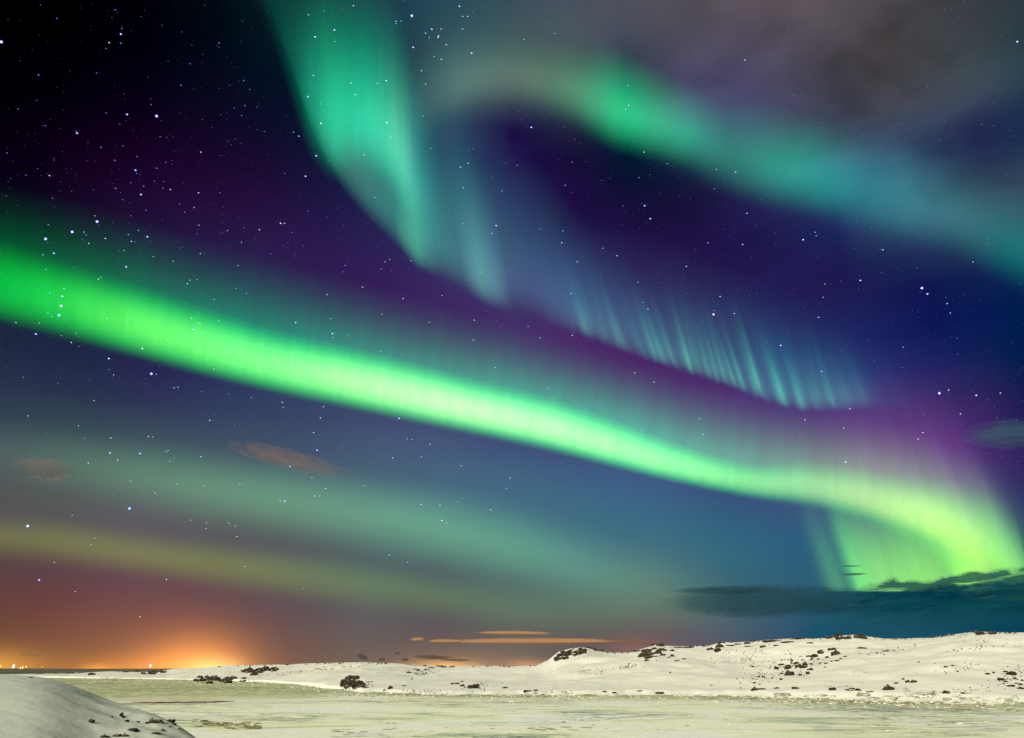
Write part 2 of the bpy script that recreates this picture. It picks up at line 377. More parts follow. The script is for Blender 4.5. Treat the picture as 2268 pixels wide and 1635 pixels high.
# ------------------------------------------------------------------ placing on the ground along a sight line
def surf(az, r): return max(land_h(az, r), bank_h(az, r) if az < k_az[-1] and r < 96 else -9, 0.0)
def hit(px, py, lo=24, hi=1300):
    az, el = azel(px, py); tt = math.tan(el); r = lo; best = (9e9, lo)
    while r < hi:
        d = CAM_Z + r*tt - surf(az, r)
        if d <= 0.0: return az, r
        if d/r < best[0] and r > 40: best = (d/r, r)
        r *= 1.006
    return az, best[1]

# ------------------------------------------------------------------ rocks
def rock_material():
    m, t = new_mat('dark_basalt'); b = N(t, 'ShaderNodeBsdfPrincipled'); o = N(t, 'ShaderNodeOutputMaterial'); t.links.new(b.outputs[0], o.inputs[0])
    g = N(t, 'ShaderNodeNewGeometry')
    n_ = N(t, 'ShaderNodeTexNoise'); n_.inputs['Scale'].default_value = 1.3; n_.inputs['Detail'].default_value = 6; t.links.new(g.outputs['Position'], n_.inputs[0])
    c = ramp(t, n_.outputs[0], [(0.35, (0.010, 0.008, 0.005)), (0.6, (0.040, 0.028, 0.016)), (0.75, (0.075, 0.055, 0.035))])
    s = N(t, 'ShaderNodeSeparateXYZ'); t.links.new(g.outputs['Normal'], s.inputs[0])
    n2 = N(t, 'ShaderNodeTexNoise'); n2.inputs['Scale'].default_value = 0.9; n2.inputs['Detail'].default_value = 4; t.links.new(g.outputs['Position'], n2.inputs[0])
    cap = math_n(t, 'ADD', s.outputs[2], math_n(t, 'MULTIPLY', math_n(t, 'SUBTRACT', n2.outputs[0], 0.5), 1.1))
    cap = math_n(t, 'MULTIPLY', math_n(t, 'SUBTRACT', cap, 0.97, clamp=True), 9.0, clamp=True)
    mx = N(t, 'ShaderNodeMix', data_type='RGBA'); t.links.new(cap, mx.inputs[0]); t.links.new(c, mx.inputs[6]); mx.inputs[7].default_value = (0.8, 0.8, 0.74, 1)
    t.links.new(mx.outputs[2], b.inputs['Base Color']); b.inputs['Roughness'].default_value = 0.85; b.inputs['Specular IOR Level'].default_value = 0.2
    bu = N(t, 'ShaderNodeBump'); bu.inputs['Strength'].default_value = 0.8; bu.inputs['Distance'].default_value = 0.3; t.links.new(n_.outputs[0], bu.inputs['Height']); t.links.new(bu.outputs[0], b.inputs['Normal'])
    return m
M_rock = rock_material()
M_iceblk = plain('grey_ice', (0.33, 0.36, 0.28), 0.5, 0.4, 0.45, 0.6)
import bmesh
def rock_mesh(seed, mat, jag=0.55, blocky=0.0):
    bm = bmesh.new(); bmesh.ops.create_icosphere(bm, subdivisions=3, radius=1.0)
    for v in bm.verts:
        p = v.co.copy(); q = p.normalized()
        if blocky:
            mxx = max(abs(q.x), abs(q.y), abs(q.z)); q = q.lerp(q/mxx*0.8, blocky)
        d = 1 + jag*mnoise.noise(q*1.3+Vector((seed*7.1, 0, 0))) + jag*0.5*mnoise.noise(q*3.1+Vector((0, seed*3.7, 0))) + jag*0.25*mnoise.noise(q*6.5+Vector((0, 0, seed)))
        v.co = q*d
        v.co.z = v.co.z*0.8 + 0.12
    me = bpy.data.meshes.new('rock_shape'); bm.to_mesh(me); bm.free(); me.materials.append(mat); return me
rock_meshes = [rock_mesh(i, M_rock) for i in range(9)]
ice_meshes = [rock_mesh(20+i, M_iceblk, 0.4, 0.7) for i in range(6)]
ORD = ['leftmost','second from left','third from left','fourth from left','fifth from left','sixth from left','seventh from left','eighth from left','ninth from left','tenth from left','eleventh from left','twelfth from left','thirteenth from left','fourteenth from left','fifteenth from left','sixteenth from left','seventeenth from left','eighteenth from left','nineteenth from left','twentieth from left']
ORD += ['twenty-%s from left' % o for o in ('first','second','third','fourth','fifth','sixth','seventh','eighth','ninth')] + ['thirtieth from left'] + ['thirty-%s from left' % o for o in ('first','second','third','fourth','fifth','sixth','seventh','eighth','ninth')] + ['fortieth from left']
def put(kind, px, py, w, h, meshes):
    """w, h: visible size in reading pixels; the object stands on the ground where the sight line meets it"""
    az, r = hit(px, py+h*0.35)
    m_px = math.hypot(r, 0)/1873.0*math.cos(az)**0
    a = 0.56*w*m_px; b = 0.62*h*m_px
    me = meshes[random.randrange(len(meshes))]
    o = bpy.data.objects.new(kind, me); COL.objects.link(o)
    x, y = r*math.sin(az), r*math.cos(az)
    o.location = (x, y, surf(az, r) - b*0.05)
    o.rotation_euler = (0, 0, -az + random.choice((0, math.pi)) + random.uniform(-.3, .3))
    o.scale = (a, a*random.uniform(0.7, 1.0), b*1.25)
    return o
def cluster(items, kind, cat, phrase, where, group, meshes=None):
    items = sorted(items, key=lambda q: q[0]); out = []
    for i, (px, py, w, h) in enumerate(items):
        o = put(kind, px, py, w, h, meshes or rock_meshes)
        size = 'large' if w > 13 else ('small' if w < 6 else 'middling')
        tag(o, '%s %s, %s %s' % (size, phrase, ORD[i], where), cat, group); out.append(o)
    return out
def z2(x0, pts):   # from a 3.544x enlargement starting at photo x0, y1560
    return [((x0+a/3.544)/1.1287, (1560+b/3.544)/1.1287, c/4.0, d/4.0) for a, b, c, d in pts]

hill_patch = z2(1920, [(605,262,70,46),(410,285,60,34),(390,314,26,22),(525,295,26,22),(470,255,44,28),(575,225,66,20),(470,238,40,10),(445,310,24,16),(355,290,26,16),
 (255,345,40,26),(330,355,40,44),(275,372,56,30),(315,385,64,26),(172,385,52,46),(210,325,24,26),(212,348,22,16),(310,322,26,12),(75,400,34,30),(125,438,26,16),(190,440,66,50),(285,450,36,22),(357,437,28,32),(385,405,26,26),(355,405,20,14),
 (388,355,24,18),(120,360,50,18),(115,492,24,20),(38,480,18,16),(610,325,34,14),(648,308,24,12),(687,287,30,12),(517,350,38,12),(460,352,16,14),(565,330,14,16),(503,385,14,10),(320,460,14,10)])
cluster(hill_patch, 'boulder', 'boulder', 'dark boulder', 'in the patch scattered over the hillside', 'boulders scattered on the snowy hillside')
cluster(z2(1280, [(2150,575,50,34),(2190,577,22,16),(2225,577,34,16),(2190,467,22,18),(2230,470,24,16),(2150,525,24,16),(2025,570,18,10),(2195,538,18,10),(2135,380,30,14),(2025,528,10,8),(2140,490,12,10)]),
        'boulder', 'boulder', 'dark boulder', 'on slope just left of hillside patch', 'boulders on the slope beside the patch')
cluster(z2(1920, [(2165,445,62,34),(2065,492,46,28),(2108,515,30,16),(2190,488,30,14),(2235,535,30,18),(2150,550,46,18),(2200,530,24,12),(2240,572,46,20),(2100,425,34,14),(2000,437,16,14),(2085,530,16,10),(2255,500,20,14),(1952,448,34,16)]),
        'boulder', 'boulder', 'dark boulder', 'in the group by the right edge of the hill', 'boulders by the right edge of the hill')
cluster(z2(1920, [(570,580,48,30),(745,577,84,30),(808,588,30,18),(905,597,50,14),(1065,567,72,50),(1137,528,34,14),(1200,490,22,16),(1240,515,34,24),(1292,510,40,26),(1575,603,50,24),(1465,601,22,10),(1635,373,22,12),(1682,425,14,14),(1575,383,30,12),(1790,565,12,10),(1725,620,26,16),(80,570,40,14),(243,570,50,22)]),
        'boulder', 'boulder', 'dark boulder', 'in the loose row just above the ice edge', 'boulders along the foot of the hill')
def blob(n_, cx, cy, rx, ry, w0, w1, tilt=0.0):
    out = []
    for _ in range(n_):
        while True:
            u, v = random.uniform(-1, 1), random.uniform(-1, 1)
            if u*u+v*v < 1: break
        w = random.uniform(w0, w1); out.append((cx+u*rx, cy+v*ry+u*rx*tilt, w, w*random.uniform(.4, .75)))
    return out
T = lambda x0, a, b: ((x0+a/3.544)/1.1287, (1560+b/3.544)/1.1287)
# rocky knolls on the skyline
x_, y_ = T(1280, 520, 262); cluster(blob(34, x_, y_, 34, 11, 6, 17, -0.28), 'rock', 'rock', 'jagged dark rock', 'on the steep snowy knoll at mid skyline', 'rocks of the steep snowy knoll')
x_, y_ = T(1280, 740, 225); cluster(blob(9, x_, y_, 20, 3, 4, 9, 0.22), 'rock', 'rock', 'dark rock', 'on the back slope of the steep knoll', 'rocks behind the steep knoll')
x_, y_ = T(1280, 1235, 250); cluster(blob(30, x_, y_, 24, 15, 6, 15, -0.45), 'rock', 'rock', 'jagged dark rock', 'on the second knoll of the ridge', 'rocks of the second knoll')
cluster(z2(1280, [(1418,280,34,24),(1390,298,22,14),(1420,235,34,22),(1365,235,24,14),(1335,275,44,20),(1560,205,76,22),(1480,205,80,14),(1120,235,90,12),(1060,243,40,16),(1525,310,30,14),(1460,325,36,12),(1600,200,22,16),(1400,432,16,12),(1040,355,20,8)]),
        'rock', 'rock', 'dark rock', 'among the loose rocks between second and third knoll', 'loose rocks between the knolls')
x_, y_ = T(1280, 1795, 218); cluster(blob(10, x_, y_, 14, 8, 6, 16, -0.3), 'rock', 'rock', 'dark rock', 'on the third knoll of the ridge', 'rocks of the third knoll')
cluster(z2(1280, [(1850,165,60,16),(1940,190,60,14),(2010,180,60,14),(2095,170,60,18),(2160,152,70,10),(2220,200,40,24),(2090,200,40,14),(2250,150,60,10)]) + z2(1920, [(40,152,110,18),(115,130,24,10),(280,128,90,18),(380,130,50,12),(80,190,50,12),(190,160,110,12),(380,170,50,10)]),
        'rock', 'rock', 'flat dark rock', 'along the ridge between third knoll and rocky crown', 'rocks along the ridge top')
x_, y_ = T(1920, 720, 110); cluster(blob(20, x_, y_, 46, 6, 6, 13, 0.0), 'rock', 'rock', 'brown rock', 'on the low rocky crown of the ridge', 'rocks of the low rocky crown')
x_, y_ = T(1920, 1920, 78); cluster(blob(11, x_, y_, 24, 4, 6, 14, 0.0), 'rock', 'rock', 'brown rock', 'on the small crest at right end of ridge', 'rocks of the small crest')
cluster(z2(1920, [(825,213,70,18),(1490,112,70,12),(1030,272,14,8),(893,274,14,8),(975,258,14,8),(1045,240,44,14),(1620,98,60,10),(1340,343,20,8)]), 'rock', 'rock', 'dark rock', 'lying alone high on the right slope', 'single rocks high on the slope')
# islets and outcrops in the ice on the left
x_, y_ = T(640, 850, 520); cluster(blob(32, x_, y_-1, 28, 15, 8, 20, 0.12), 'rock', 'rock', 'rugged black rock', 'in the outcrop where ice meets shore', 'rocks of the outcrop at the shore')
x_, y_ = T(0, 1840, 490); cluster(blob(15, x_, y_, 28, 9, 8, 17), 'rock', 'rock', 'rugged black rock', 'in the left half of the low islet', 'rocks of the low islet')
x_, y_ = T(0, 2060, 495); cluster(blob(15, x_, y_, 34, 7, 7, 15), 'rock', 'rock', 'rugged black rock', 'in the right half of the low islet', 'rocks of the low islet')
x_, y_ = T(0, 2220, 425); cluster(blob(12, x_, y_, 26, 6, 7, 15), 'rock', 'rock', 'black rock', 'in the outcrop behind the low islet', 'rocks of the outcrop behind the islet')
x_, y_ = T(640, 100, 405); cluster(blob(12, x_, y_, 22, 7, 7, 14), 'rock', 'rock', 'black rock', 'at right end of the outcrop behind the islet', 'rocks of the outcrop behind the islet')
x_, y_ = T(0, 1330, 425); cluster(blob(15, x_, y_, 42, 4, 6, 11), 'rock', 'rock', 'black rock', 'in the distant row beside the shore lamp', 'distant rocks beside the shore lamp')
cluster(z2(640, [(1930,555,90,44),(1760,530,60,18),(1830,545,40,26),(1825,510,30,10),(2210,563,50,16),(1310,547,36,10),(1190,565,34,34),(1140,590,26,10),(965,560,46,22),(1015,511,56,10),(1960,540,50,20)]),
        'rock', 'rock', 'dark rock', 'on the white shore right of the black outcrop', 'rocks on the white shore')
cluster(z2(640, [(1620,372,70,18),(1660,380,40,14),(1550,388,50,10),(1410,400,50,10),(1350,430,34,18),(1440,412,30,12),(1510,405,40,12),(1380,485,12,16),(1750,367,40,10)]),
        'rock', 'rock', 'flat dark rock', 'on the low crest above the white shore', 'rocks on the low crest')
# the only upright thing on that crest
cluster(z2(1280, [(130,597,60,18),(215,590,40,14),(820,605,34,14),(905,608,36,14),(1130,597,38,10),(1315,617,90,12),(1765,547,22,8)]),
        'rock', 'rock', 'low brown rock', 'at the ice edge below the ridge', 'rocks at the ice edge')
# the near bank tip
cluster([(x, y, w, h) for x, y, w, h in z2(0, [(1075,815,26,40),(1125,858,30,24),(1340,865,46,44),(1385,868,60,34),(1510,862,50,34),(1570,925,50,20),(1440,948,30,18),(990,822,16,16),(1505,915,20,16),(1220,868,24,14),(1300,880,30,20),(1420,880,44,24),(1540,890,30,18),(1090,835,22,20),(1600,935,34,14)])],
        'stone', 'stone', 'dark stone', 'poking from tip of near snow bank', 'stones poking from the near snow bank')
cluster(z2(0, [(920,1000,60,26),(1030,992,50,24),(1100,990,46,28),(1180,945,70,24),(805,868,40,34),(1380,965,60,10)]), 'stone', 'stone', 'dark stone', 'in the lower row at foot of near snow bank', 'stones at the foot of the near snow bank')
cluster(z2(0, [(265,476,30,8),(440,418,36,12),(810,445,50,24),(1110,425,40,10),(690,432,70,14)]), 'rock', 'rock', 'dark rock', 'on the frozen flats behind the near snow bank', 'rocks on the frozen flats')
# ice blocks stranded along the shore
cluster(z2(1920, [(120,625,110,34),(370,640,80,18),(480,640,90,20),(580,650,44,16),(845,628,100,34),(930,658,80,20),(1085,655,100,34),(1230,590,50,50),(1255,640,50,28),(1390,614,130,14),(1320,655,40,20),(1410,660,60,16),(1490,640,60,20),(1590,668,50,30),(1650,655,40,14),(1745,665,70,24),(1850,670,90,20),(1920,676,30,24),(1965,686,24,12),(2070,668,60,26),(2140,680,60,50),(2190,655,50,30),(2230,720,80,70),(2165,770,70,26),(1780,625,60,12)]),
        'ice_block', 'ice block', 'grey ice block', 'stranded along the foot of the hill', 'stranded ice blocks', ice_meshes)

# uncountable small stuff: grit on the slopes, brash ice on the frozen bay
def scatter(name, label, cat, mat, pts, seed):
    rg = random.Random(seed); V = []; F = []
    for (px, py, w, h) in pts:
        az, r = hit(px, py); m_px = r/1873.0; x, y = r*math.sin(az), r*math.cos(az); z = surf(az, r)
        a, b = 0.5*w*m_px, 0.5*h*m_px; base = len(V); ph = rg.uniform(0, 6.28)
        k = 6
        for i in range(k):
            q = ph + i*6.283/k; rr_ = rg.uniform(.7, 1.1)
            V.append((x+a*rr_*math.cos(q), y+a*0.8*rr_*math.sin(q), z-0.15*b))
        for i in range(k):
            q = ph + i*6.283/k + 0.3; rr_ = rg.uniform(.35, .8)
            V.append((x+a*rr_*math.cos(q), y+a*0.8*rr_*math.sin(q), z+b*rg.uniform(1.0, 1.9)))
        V.append((x, y, z+b*1.9))
        for i in range(k):
            j = (i+1) % k; F.append((base+i, base+j, base+k+j, base+k+i)); F.append((base+k+i, base+k+j, base+2*k))
    o = link(name, mesh_np(name, V, F, False), mat); tag(o, label, cat, kind='stuff'); return o
pts = []
sx = [s[0] for s in skyline]; sy = [s[1] for s in skyline]
for _ in range(420):
    x = random.uniform(480, 2268); y = float(np.interp(x, sx, sy)) + random.uniform(0.8, 3.0)
    if mnoise.noise(Vector((x/45, 0, 3))) > -0.05 or random.random() < 0.15: pts.append((x, y, random.uniform(2, 7), random.uniform(0.7, 2.0)))
for (cx_, cy_, rx, ry, n_) in [(1740,1475,70,26,130),(1680,1500,60,22,50),(2235,1500,40,26,80),(2120,1480,60,26,30),(1440,1445,34,16,50),(1280,1450,40,10,50),(1320,1485,60,10,40),(1390,1478,30,5,40),(930,1492,30,8,50),(700,1485,180,4,90),(1890,1410,60,5,60),(1980,1440,80,8,40),(2150,1437,60,5,30),(1060,1522,40,10,50),(920,1535,60,6,50),(780,1525,40,10,50),(1640,1447,70,12,40),(2050,1540,220,8,80)]:
    for _ in range(n_):
        u, v = random.gauss(0, .5), random.gauss(0, .5); pts.append((cx_+u*rx, cy_+v*ry - 0.1*u*rx, random.uniform(1.2, 4.5), random.uniform(.6, 2)))
pts = [p for p in pts if p[1] > float(np.interp(p[0], sx, sy))+0.5]
scatter('gravel', 'dark stone chips and grass tufts strewn over the snow slopes', 'gravel', M_rock, pts, 3)
M_brash = plain('brash_ice', (0.66, 0.68, 0.53), 0.7, 0.2, 0.25, 0.4)
M_silt = plain('silty_ice', (0.16, 0.15, 0.07), 0.7, 0.3, 0.5, 0.4)
hx = [s[0] for s in shore]; hy = [s[1] for s in shore]
def ice_pts(n_, w0, w1):
    out = []
    while len(out) < n_:
        x = random.uniform(180, 2290); s = float(np.interp(x, hx, hy))
        y = s + min(abs(random.gauss(0, 1)), 3)*7 - 3 if random.random() < .982 else s + random.uniform(0, 85)
        if x < 560 and y > np.interp(x, [0,180,420,560], [1495,1530,1612,1635]) - 6: continue
        if y > 1632: continue
        k = 0.5+(y-1490)/90.0; out.append((x, y, random.uniform(w0, w1)*k, random.uniform(.5, 1.5)*k*0.7))
    return out
scatter('ice_rubble', 'jumbled pale yellow brash ice frozen along the shore and over the bay', 'ice rubble', M_brash, ice_pts(1300, 2, 9), 5)
silt = ice_pts(1100, 2, 10)
for _ in range(90):
    u, v = random.uniform(-1, 1), random.gauss(0, .5); silt.append((500+u*75, 1607+u*6+v*7, random.uniform(5, 26), random.uniform(.8, 2.6)))
for _ in range(70):
    u, v = random.uniform(-1, 1), random.gauss(0, .6); silt.append((1150+u*420, 1618+v*10, random.uniform(6, 34), random.uniform(.3, 1.0)))
scatter('silt_ice', 'thin dark silty ice cakes among the pale brash ice', 'dirty ice', M_silt, silt, 6)

# ------------------------------------------------------------------ lamps of the far shore
def emit(name, col, st):
    m, t = new_mat(name); e = N(t, 'ShaderNodeEmission'); e.inputs[0].default_value = (*col, 1); e.inputs[1].default_value = st
    o = N(t, 'ShaderNodeOutputMaterial'); t.links.new(e.outputs[0], o.inputs[0]); m.cycles.emission_sampling = 'NONE'; return m
M_lw = emit('lamp_white', (1, .9, .75), 2.5); M_lo = emit('lamp_orange', (1, .45, .06), 3)
M_pole = plain('lamp_pole', (0.1, 0.1, 0.1))
def cyl(name, r, h, mat, parent):
    bm = bmesh.new(); bmesh.ops.create_cone(bm, segments=10, radius1=r, radius2=r*.7, depth=h, cap_ends=True)
    for v in bm.verts: v.co.z += h/2
    me = bpy.data.meshes.new(name); bm.to_mesh(me); bm.free(); return link(name, me, mat, parent)
def shore_lamp(px, py, size, mat, label, r=1450.0):
    az, el = azel(px, py); base = Vector((r*math.sin(az), r*math.cos(az), 0.6)); top = CAM_Z + r*math.tan(el)
    t = empty('harbour_lamp', base); h = max(top-base.z, 3.0)
    cyl('pole', 0.25, h, M_pole, t)
    bm = bmesh.new(); bmesh.ops.create_icosphere(bm, subdivisions=2, radius=1)
    s = size*0.5*r/1873.0/2
    for v in bm.verts:
        q = v.co.normalized(); k = 0.45+0.55*max(abs(q.z)**6, abs(q.x)**8*0.6); v.co = Vector((q.x*s*k, q.y*s*k, q.z*s*1.25*k + h))
    me = bpy.data.meshes.new('lamp_head'); bm.to_mesh(me); bm.free(); link('lamp_head', me, mat, t)
    tag(t, label, 'lamp', 'lamps on the far shore')
shore_lamp(30, 1476, 12, M_lw, 'brilliant white lamp with a tall glare on the far shore')
shore_lamp(50, 1478.5, 9, M_lo, 'wide orange lamp just right of the brilliant white lamp')
shore_lamp(58, 1477, 6, M_lo, 'smaller orange lamp touching the wide orange lamp on its right')
shore_lamp(45, 1480, 5, M_lw, 'small pale lamp between the white and the orange lamps')
shore_lamp(1, 1476, 7, M_lo, 'orange lamp cut by the left edge of the photo')
shore_lamp(94, 1477.5, 3, M_lo, 'tiny dim orange lamp alone on the far shore')
shore_lamp(333, 1475, 11, M_lw, 'warm white lamp beside the distant row of black rocks', 950)

# ------------------------------------------------------------------ aurora: luminous curtains hanging high in the air
def aurora_material(name, vprof, ray_amp=0.0, ray_scale=40.0, pr=2.0, pb=1.35, soft=None, fine=0.0):
    m, t = new_mat(name)
    uv = N(t, 'ShaderNodeUVMap'); uv.uv_map = 'curtain'; s = N(t, 'ShaderNodeSeparateXYZ'); t.links.new(uv.outputs[0], s.inputs[0])
    prof = ramp(t, s.outputs[1], [(v, c) for v, c in vprof], 'B_SPLINE')
    at = N(t, 'ShaderNodeAttribute', attribute_name='glow')
    if ray_amp:
        cb = N(t, 'ShaderNodeCombineXYZ'); t.links.new(math_n(t, 'MULTIPLY', s.outputs[0], ray_scale), cb.inputs[0]); t.links.new(math_n(t, 'MULTIPLY', s.outputs[1], 0.7), cb.inputs[1])
        nn = N(t, 'ShaderNodeTexNoise'); nn.inputs['Scale'].default_value = 1.0; nn.inputs['Detail'].default_value = 3; nn.inputs['Roughness'].default_value = 0.5+fine; t.links.new(cb.outputs[0], nn.inputs[0])
        k = math_n(t, 'ADD', 1.0, math_n(t, 'MULTIPLY', math_n(t, 'SUBTRACT', nn.outputs[0], 0.5), 2*ray_amp))
        prof = math_n(t, 'MULTIPLY', prof, k)
    cb = N(t, 'ShaderNodeCombineXYZ')
    t.links.new(math_n(t, 'POWER', prof, pr), cb.inputs[0]); t.links.new(prof, cb.inputs[1]); t.links.new(math_n(t, 'POWER', prof, pb), cb.inputs[2])
    c = vmath(t, 'MULTIPLY', at.outputs['Vector'], cb.outputs[0])
    e = N(t, 'ShaderNodeEmission'); t.links.new(c, e.inputs[0]); e.inputs[1].default_value = 0.80
    tr = N(t, 'ShaderNodeBsdfTransparent'); ad = N(t, 'ShaderNodeAddShader'); t.links.new(e.outputs[0], ad.inputs[0]); t.links.new(tr.outputs[0], ad.inputs[1])
    o = N(t, 'ShaderNodeOutputMaterial'); t.links.new(ad.outputs[0], o.inputs[0]); m.cycles.emission_sampling = 'NONE'
    return m
ALT = 12000.0
def curtain(part, parent, rows, mat, nsub=10, nv=14, shift=0.0):
    """rows: foot pixel, top pixel, colour of the glow; hung at aurora height, so low-lying stretches are farther off"""
    P = interp_rows(rows, nsub); V = []; G = []; UVv = []
    L = np.concatenate([[0], np.cumsum(np.hypot(np.diff(P[:,0]), np.diff(P[:,1])))]); L /= 1000.0
    for p, l in zip(P, L):
        _, el = azel(p[0], min(p[1], 1330)); D = min(max(ALT/math.sin(max(el, 0.05)), 24000), 110000) + shift
        for j in range(nv):
            v = j/(nv-1); d = ray(p[0]+(p[2]-p[0])*v, p[1]+(p[3]-p[1])*v)
            V.append((d[0]*D, d[1]*D, CAM_Z+d[2]*D)); G.append(np.maximum(p[4:7], 0)); UVv.append((l, v))
    me = mesh_np(part, V, grid_faces(len(P), nv))
    a = me.attributes.new('glow', 'FLOAT_VECTOR', 'POINT'); a.data.foreach_set('vector', np.array(G).ravel())
    uvl = me.uv_layers.new(name='curtain'); idx = np.empty(len(me.loops), int); me.loops.foreach_get('vertex_index', idx)
    uvl.data.foreach_set('uv', np.array(UVv)[idx].ravel())
    o = link(part, me, mat, parent); o.visible_shadow = True; return o

arc = empty('aurora_arc'); tag(arc, 'brightest green aurora arc sweeping diagonally from left edge down to the dark cloud', 'aurora')
M = aurora_material('arc_core', [(0,0),(.05,.03),(.12,.22),(.22,.62),(.34,.93),(.46,1),(.6,.9),(.74,.55),(.86,.2),(.95,.04),(1,0)], 0.16, 42, 2.4, 2.0, fine=0.22)
curtain('bright_core', arc, [
 (-90,702,-90,505, 0,.26,.01),(0,723,0,526, 0,.34,.012),(140,756,145,574, .02,.50,.02),(300,798,309,628, .11,.72,.035),(450,838,458,678, .17,.84,.06),(600,874,608,726, .24,.93,.10),
 (750,906,758,760, .40,1.04,.17),(900,938,908,796, .54,1.1,.24),(1050,968,1058,838, .58,1.1,.26),(1200,1001,1208,874, .50,1.05,.22),(1350,1038,1358,926, .38,.98,.15),(1500,1075,1508,980, .24,.80,.11),
 (1650,1106,1656,1022, .15,.56,.08),(1780,1128,1780,1020, .16,.42,.07),(1880,1152,1886,1030, .19,.40,.06),(1960,1184,1975,1045, .21,.40,.03),(2025,1216,2062,1055, .23,.42,.02),(2066,1252,2138,1070, .24,.46,.012),
 (2090,1295,2208,1105, .25,.50,.01),(2096,1326,2250,1160, .25,.47,.01),(2100,1340,2282,1215, .18,.34,.01),(2104,1346,2300,1262, .05,.10,0),(2108,1350,2310,1300, 0,0,0)], M, 14, 18)
M = aurora_material('arc_veil', [(0,0),(.05,.15),(.12,.6),(.22,.95),(.34,.95),(.48,.62),(.63,.32),(.78,.12),(.91,.03),(1,0)], 0.24, 30, 1.0, 1.0, fine=0.15)
curtain('upper_veil', arc, [
 (-90,695,-90,380, 0,.14,.015),(0,715,0,405, 0,.17,.02),(150,750,160,445, 0,.20,.03),(300,790,320,490, .0,.27,.06),(450,830,480,540, 0,.31,.09),(600,866,640,580, .0,.34,.13),(900,930,940,665, .02,.42,.18),(1200,995,1240,750, .04,.50,.22),
 (1350,1034,1390,795, .05,.50,.21),(1500,1070,1535,840, .07,.42,.17),(1700,1106,1715,880, .12,.36,.14),(1850,1130,1845,905, .18,.36,.11),(2000,1175,1975,930, .22,.42,.10),(2110,1230,2075,965, .20,.44,.06),(2200,1290,2170,1040, .13,.34,.03),(2290,1340,2245,1120, .07,.22,.02)], M, 14, 16, 300)
M = aurora_material('fan_rays', [(0,1),(.1,.98),(.25,.88),(.42,.66),(.6,.42),(.78,.18),(.92,.04),(1,0)], 0.20, 34, 1.3, 1.0, fine=0.2)
curtain('hanging_fan', arc, [
 (1800,1310,1705,1060, 0,0,0),(1825,1310,1738,1065, .01,.03,.0),(1850,1310,1765,1070, .05,.16,.015),(1866,1310,1782,1075, .05,.19,.02),(1880,1310,1798,1080, .04,.14,.01),(1894,1310,1812,1085, .07,.32,.03),(1912,1310,1830,1070, .18,.68,.06),
 (1950,1310,1865,1075, .24,.66,.05),(2000,1310,1915,1090, .26,.68,.035),(2050,1310,1965,1070, .25,.68,.03),(2095,1310,2010,1070, .25,.64,.025),(2130,1310,2050,1080, .22,.56,.02),(2170,1310,2095,1110, .14,.36,.01),(2220,1310,2160,1180, 0,0,0)], M, 12, 12, 600)
M2 = aurora_material('outer_rays', [(0,1),(.15,.9),(.3,.72),(.5,.45),(.7,.22),(.88,.06),(1,0)], 0.35, 50, 1.2, 1.0, fine=0.2)
curtain('outer_ray', arc, [
 (2120,1330,1990,960, 0,0,0),(2160,1330,2030,965, .06,.14,.02),(2200,1330,2065,970, .09,.20,.02),(2228,1330,2092,980, .07,.18,.015),(2262,1330,2125,985, .16,.42,.03),(2300,1330,2155,990, .12,.34,.02),(2340,1330,2190,1000, .03,.10,.01),(2380,1330,2225,1010, 0,0,0)], M2, 12, 12, 900)
M3 = aurora_material('violet_rays', [(0,0),(.1,.5),(.25,1),(.45,.8),(.65,.45),(.85,.12),(1,0)], 0.8, 26, 1.0, 1.0)
curtain('violet_fringe', arc, [
 (1850,1140,1760,840, 0,0,0),(1960,1160,1850,830, .045,.025,.05),(2060,1180,1940,830, .065,.035,.075),(2160,1220,2020,830, .085,.035,.095),(2230,1270,2080,850, .08,.03,.09),(2290,1320,2130,900, .03,.01,.05),(2330,1340,2160,920, 0,0,0)], M3, 12, 12, 1200)

fold = empty('aurora_curtain'); tag(fold, 'tall teal green aurora curtain folding down from the top of the sky left of centre', 'aurora')
Mf = aurora_material('fold_glow', [(0,0),(.03,.02),(.08,.14),(.15,.5),(.23,.88),(.31,1),(.42,.84),(.54,.56),(.66,.34),(.78,.17),(.9,.05),(1,0)], 0.36, 15, 1.5, 1.05, fine=0.1)
curtain('bright_fold', fold, [
 (545,-20,530,-250, 0,0,0),(590,70,575,-200, 0,.015,.01),(632,200,622,-170, 0,.035,.02),(668,315,658,-150, 0,.09,.045),(698,372,690,-120, 0,.25,.12),(735,405,728,-90, 0,.44,.205),(775,398,770,-70, 0,.50,.235),(815,404,810,-50, .01,.50,.25),
 (850,428,846,-30, .04,.54,.28),(880,462,874,0, .08,.54,.30),(903,500,895,40, .07,.42,.26),(924,528,912,80, .03,.22,.17),(948,550,934,130, .0,.08,.08),(980,580,965,180, 0,0,0)], Mf, 12, 16)
Mv = aurora_material('veil_glow', [(0,0),(.03,.1),(.08,.5),(.15,.9),(.25,1),(.45,.7),(.65,.4),(.85,.12),(1,0)], 0.14, 14, 1.1, 1.1)
curtain('dim_veil', fold, [
 (570,-60,540,-200, 0,0,0),(640,150,600,-120, 0,.025,.015),(695,305,665,-40, .01,.09,.055),(745,400,720,0, .03,.17,.11),(800,470,780,60, .04,.18,.125),(865,535,845,110, .03,.20,.13),(930,592,905,150, .03,.23,.13),(1000,632,965,200, .03,.17,.12),
 (1060,662,1020,230, .03,.15,.13),(1110,683,1060,260, .03,.10,.11),(1180,705,1125,300, .025,.07,.10),(1250,730,1190,360, .02,.06,.09),(1330,765,1260,440, .01,.04,.06),(1450,805,1370,560, 0,.02,.04),(1560,835,1470,620, 0,0,0)], Mv, 12, 16, 300)
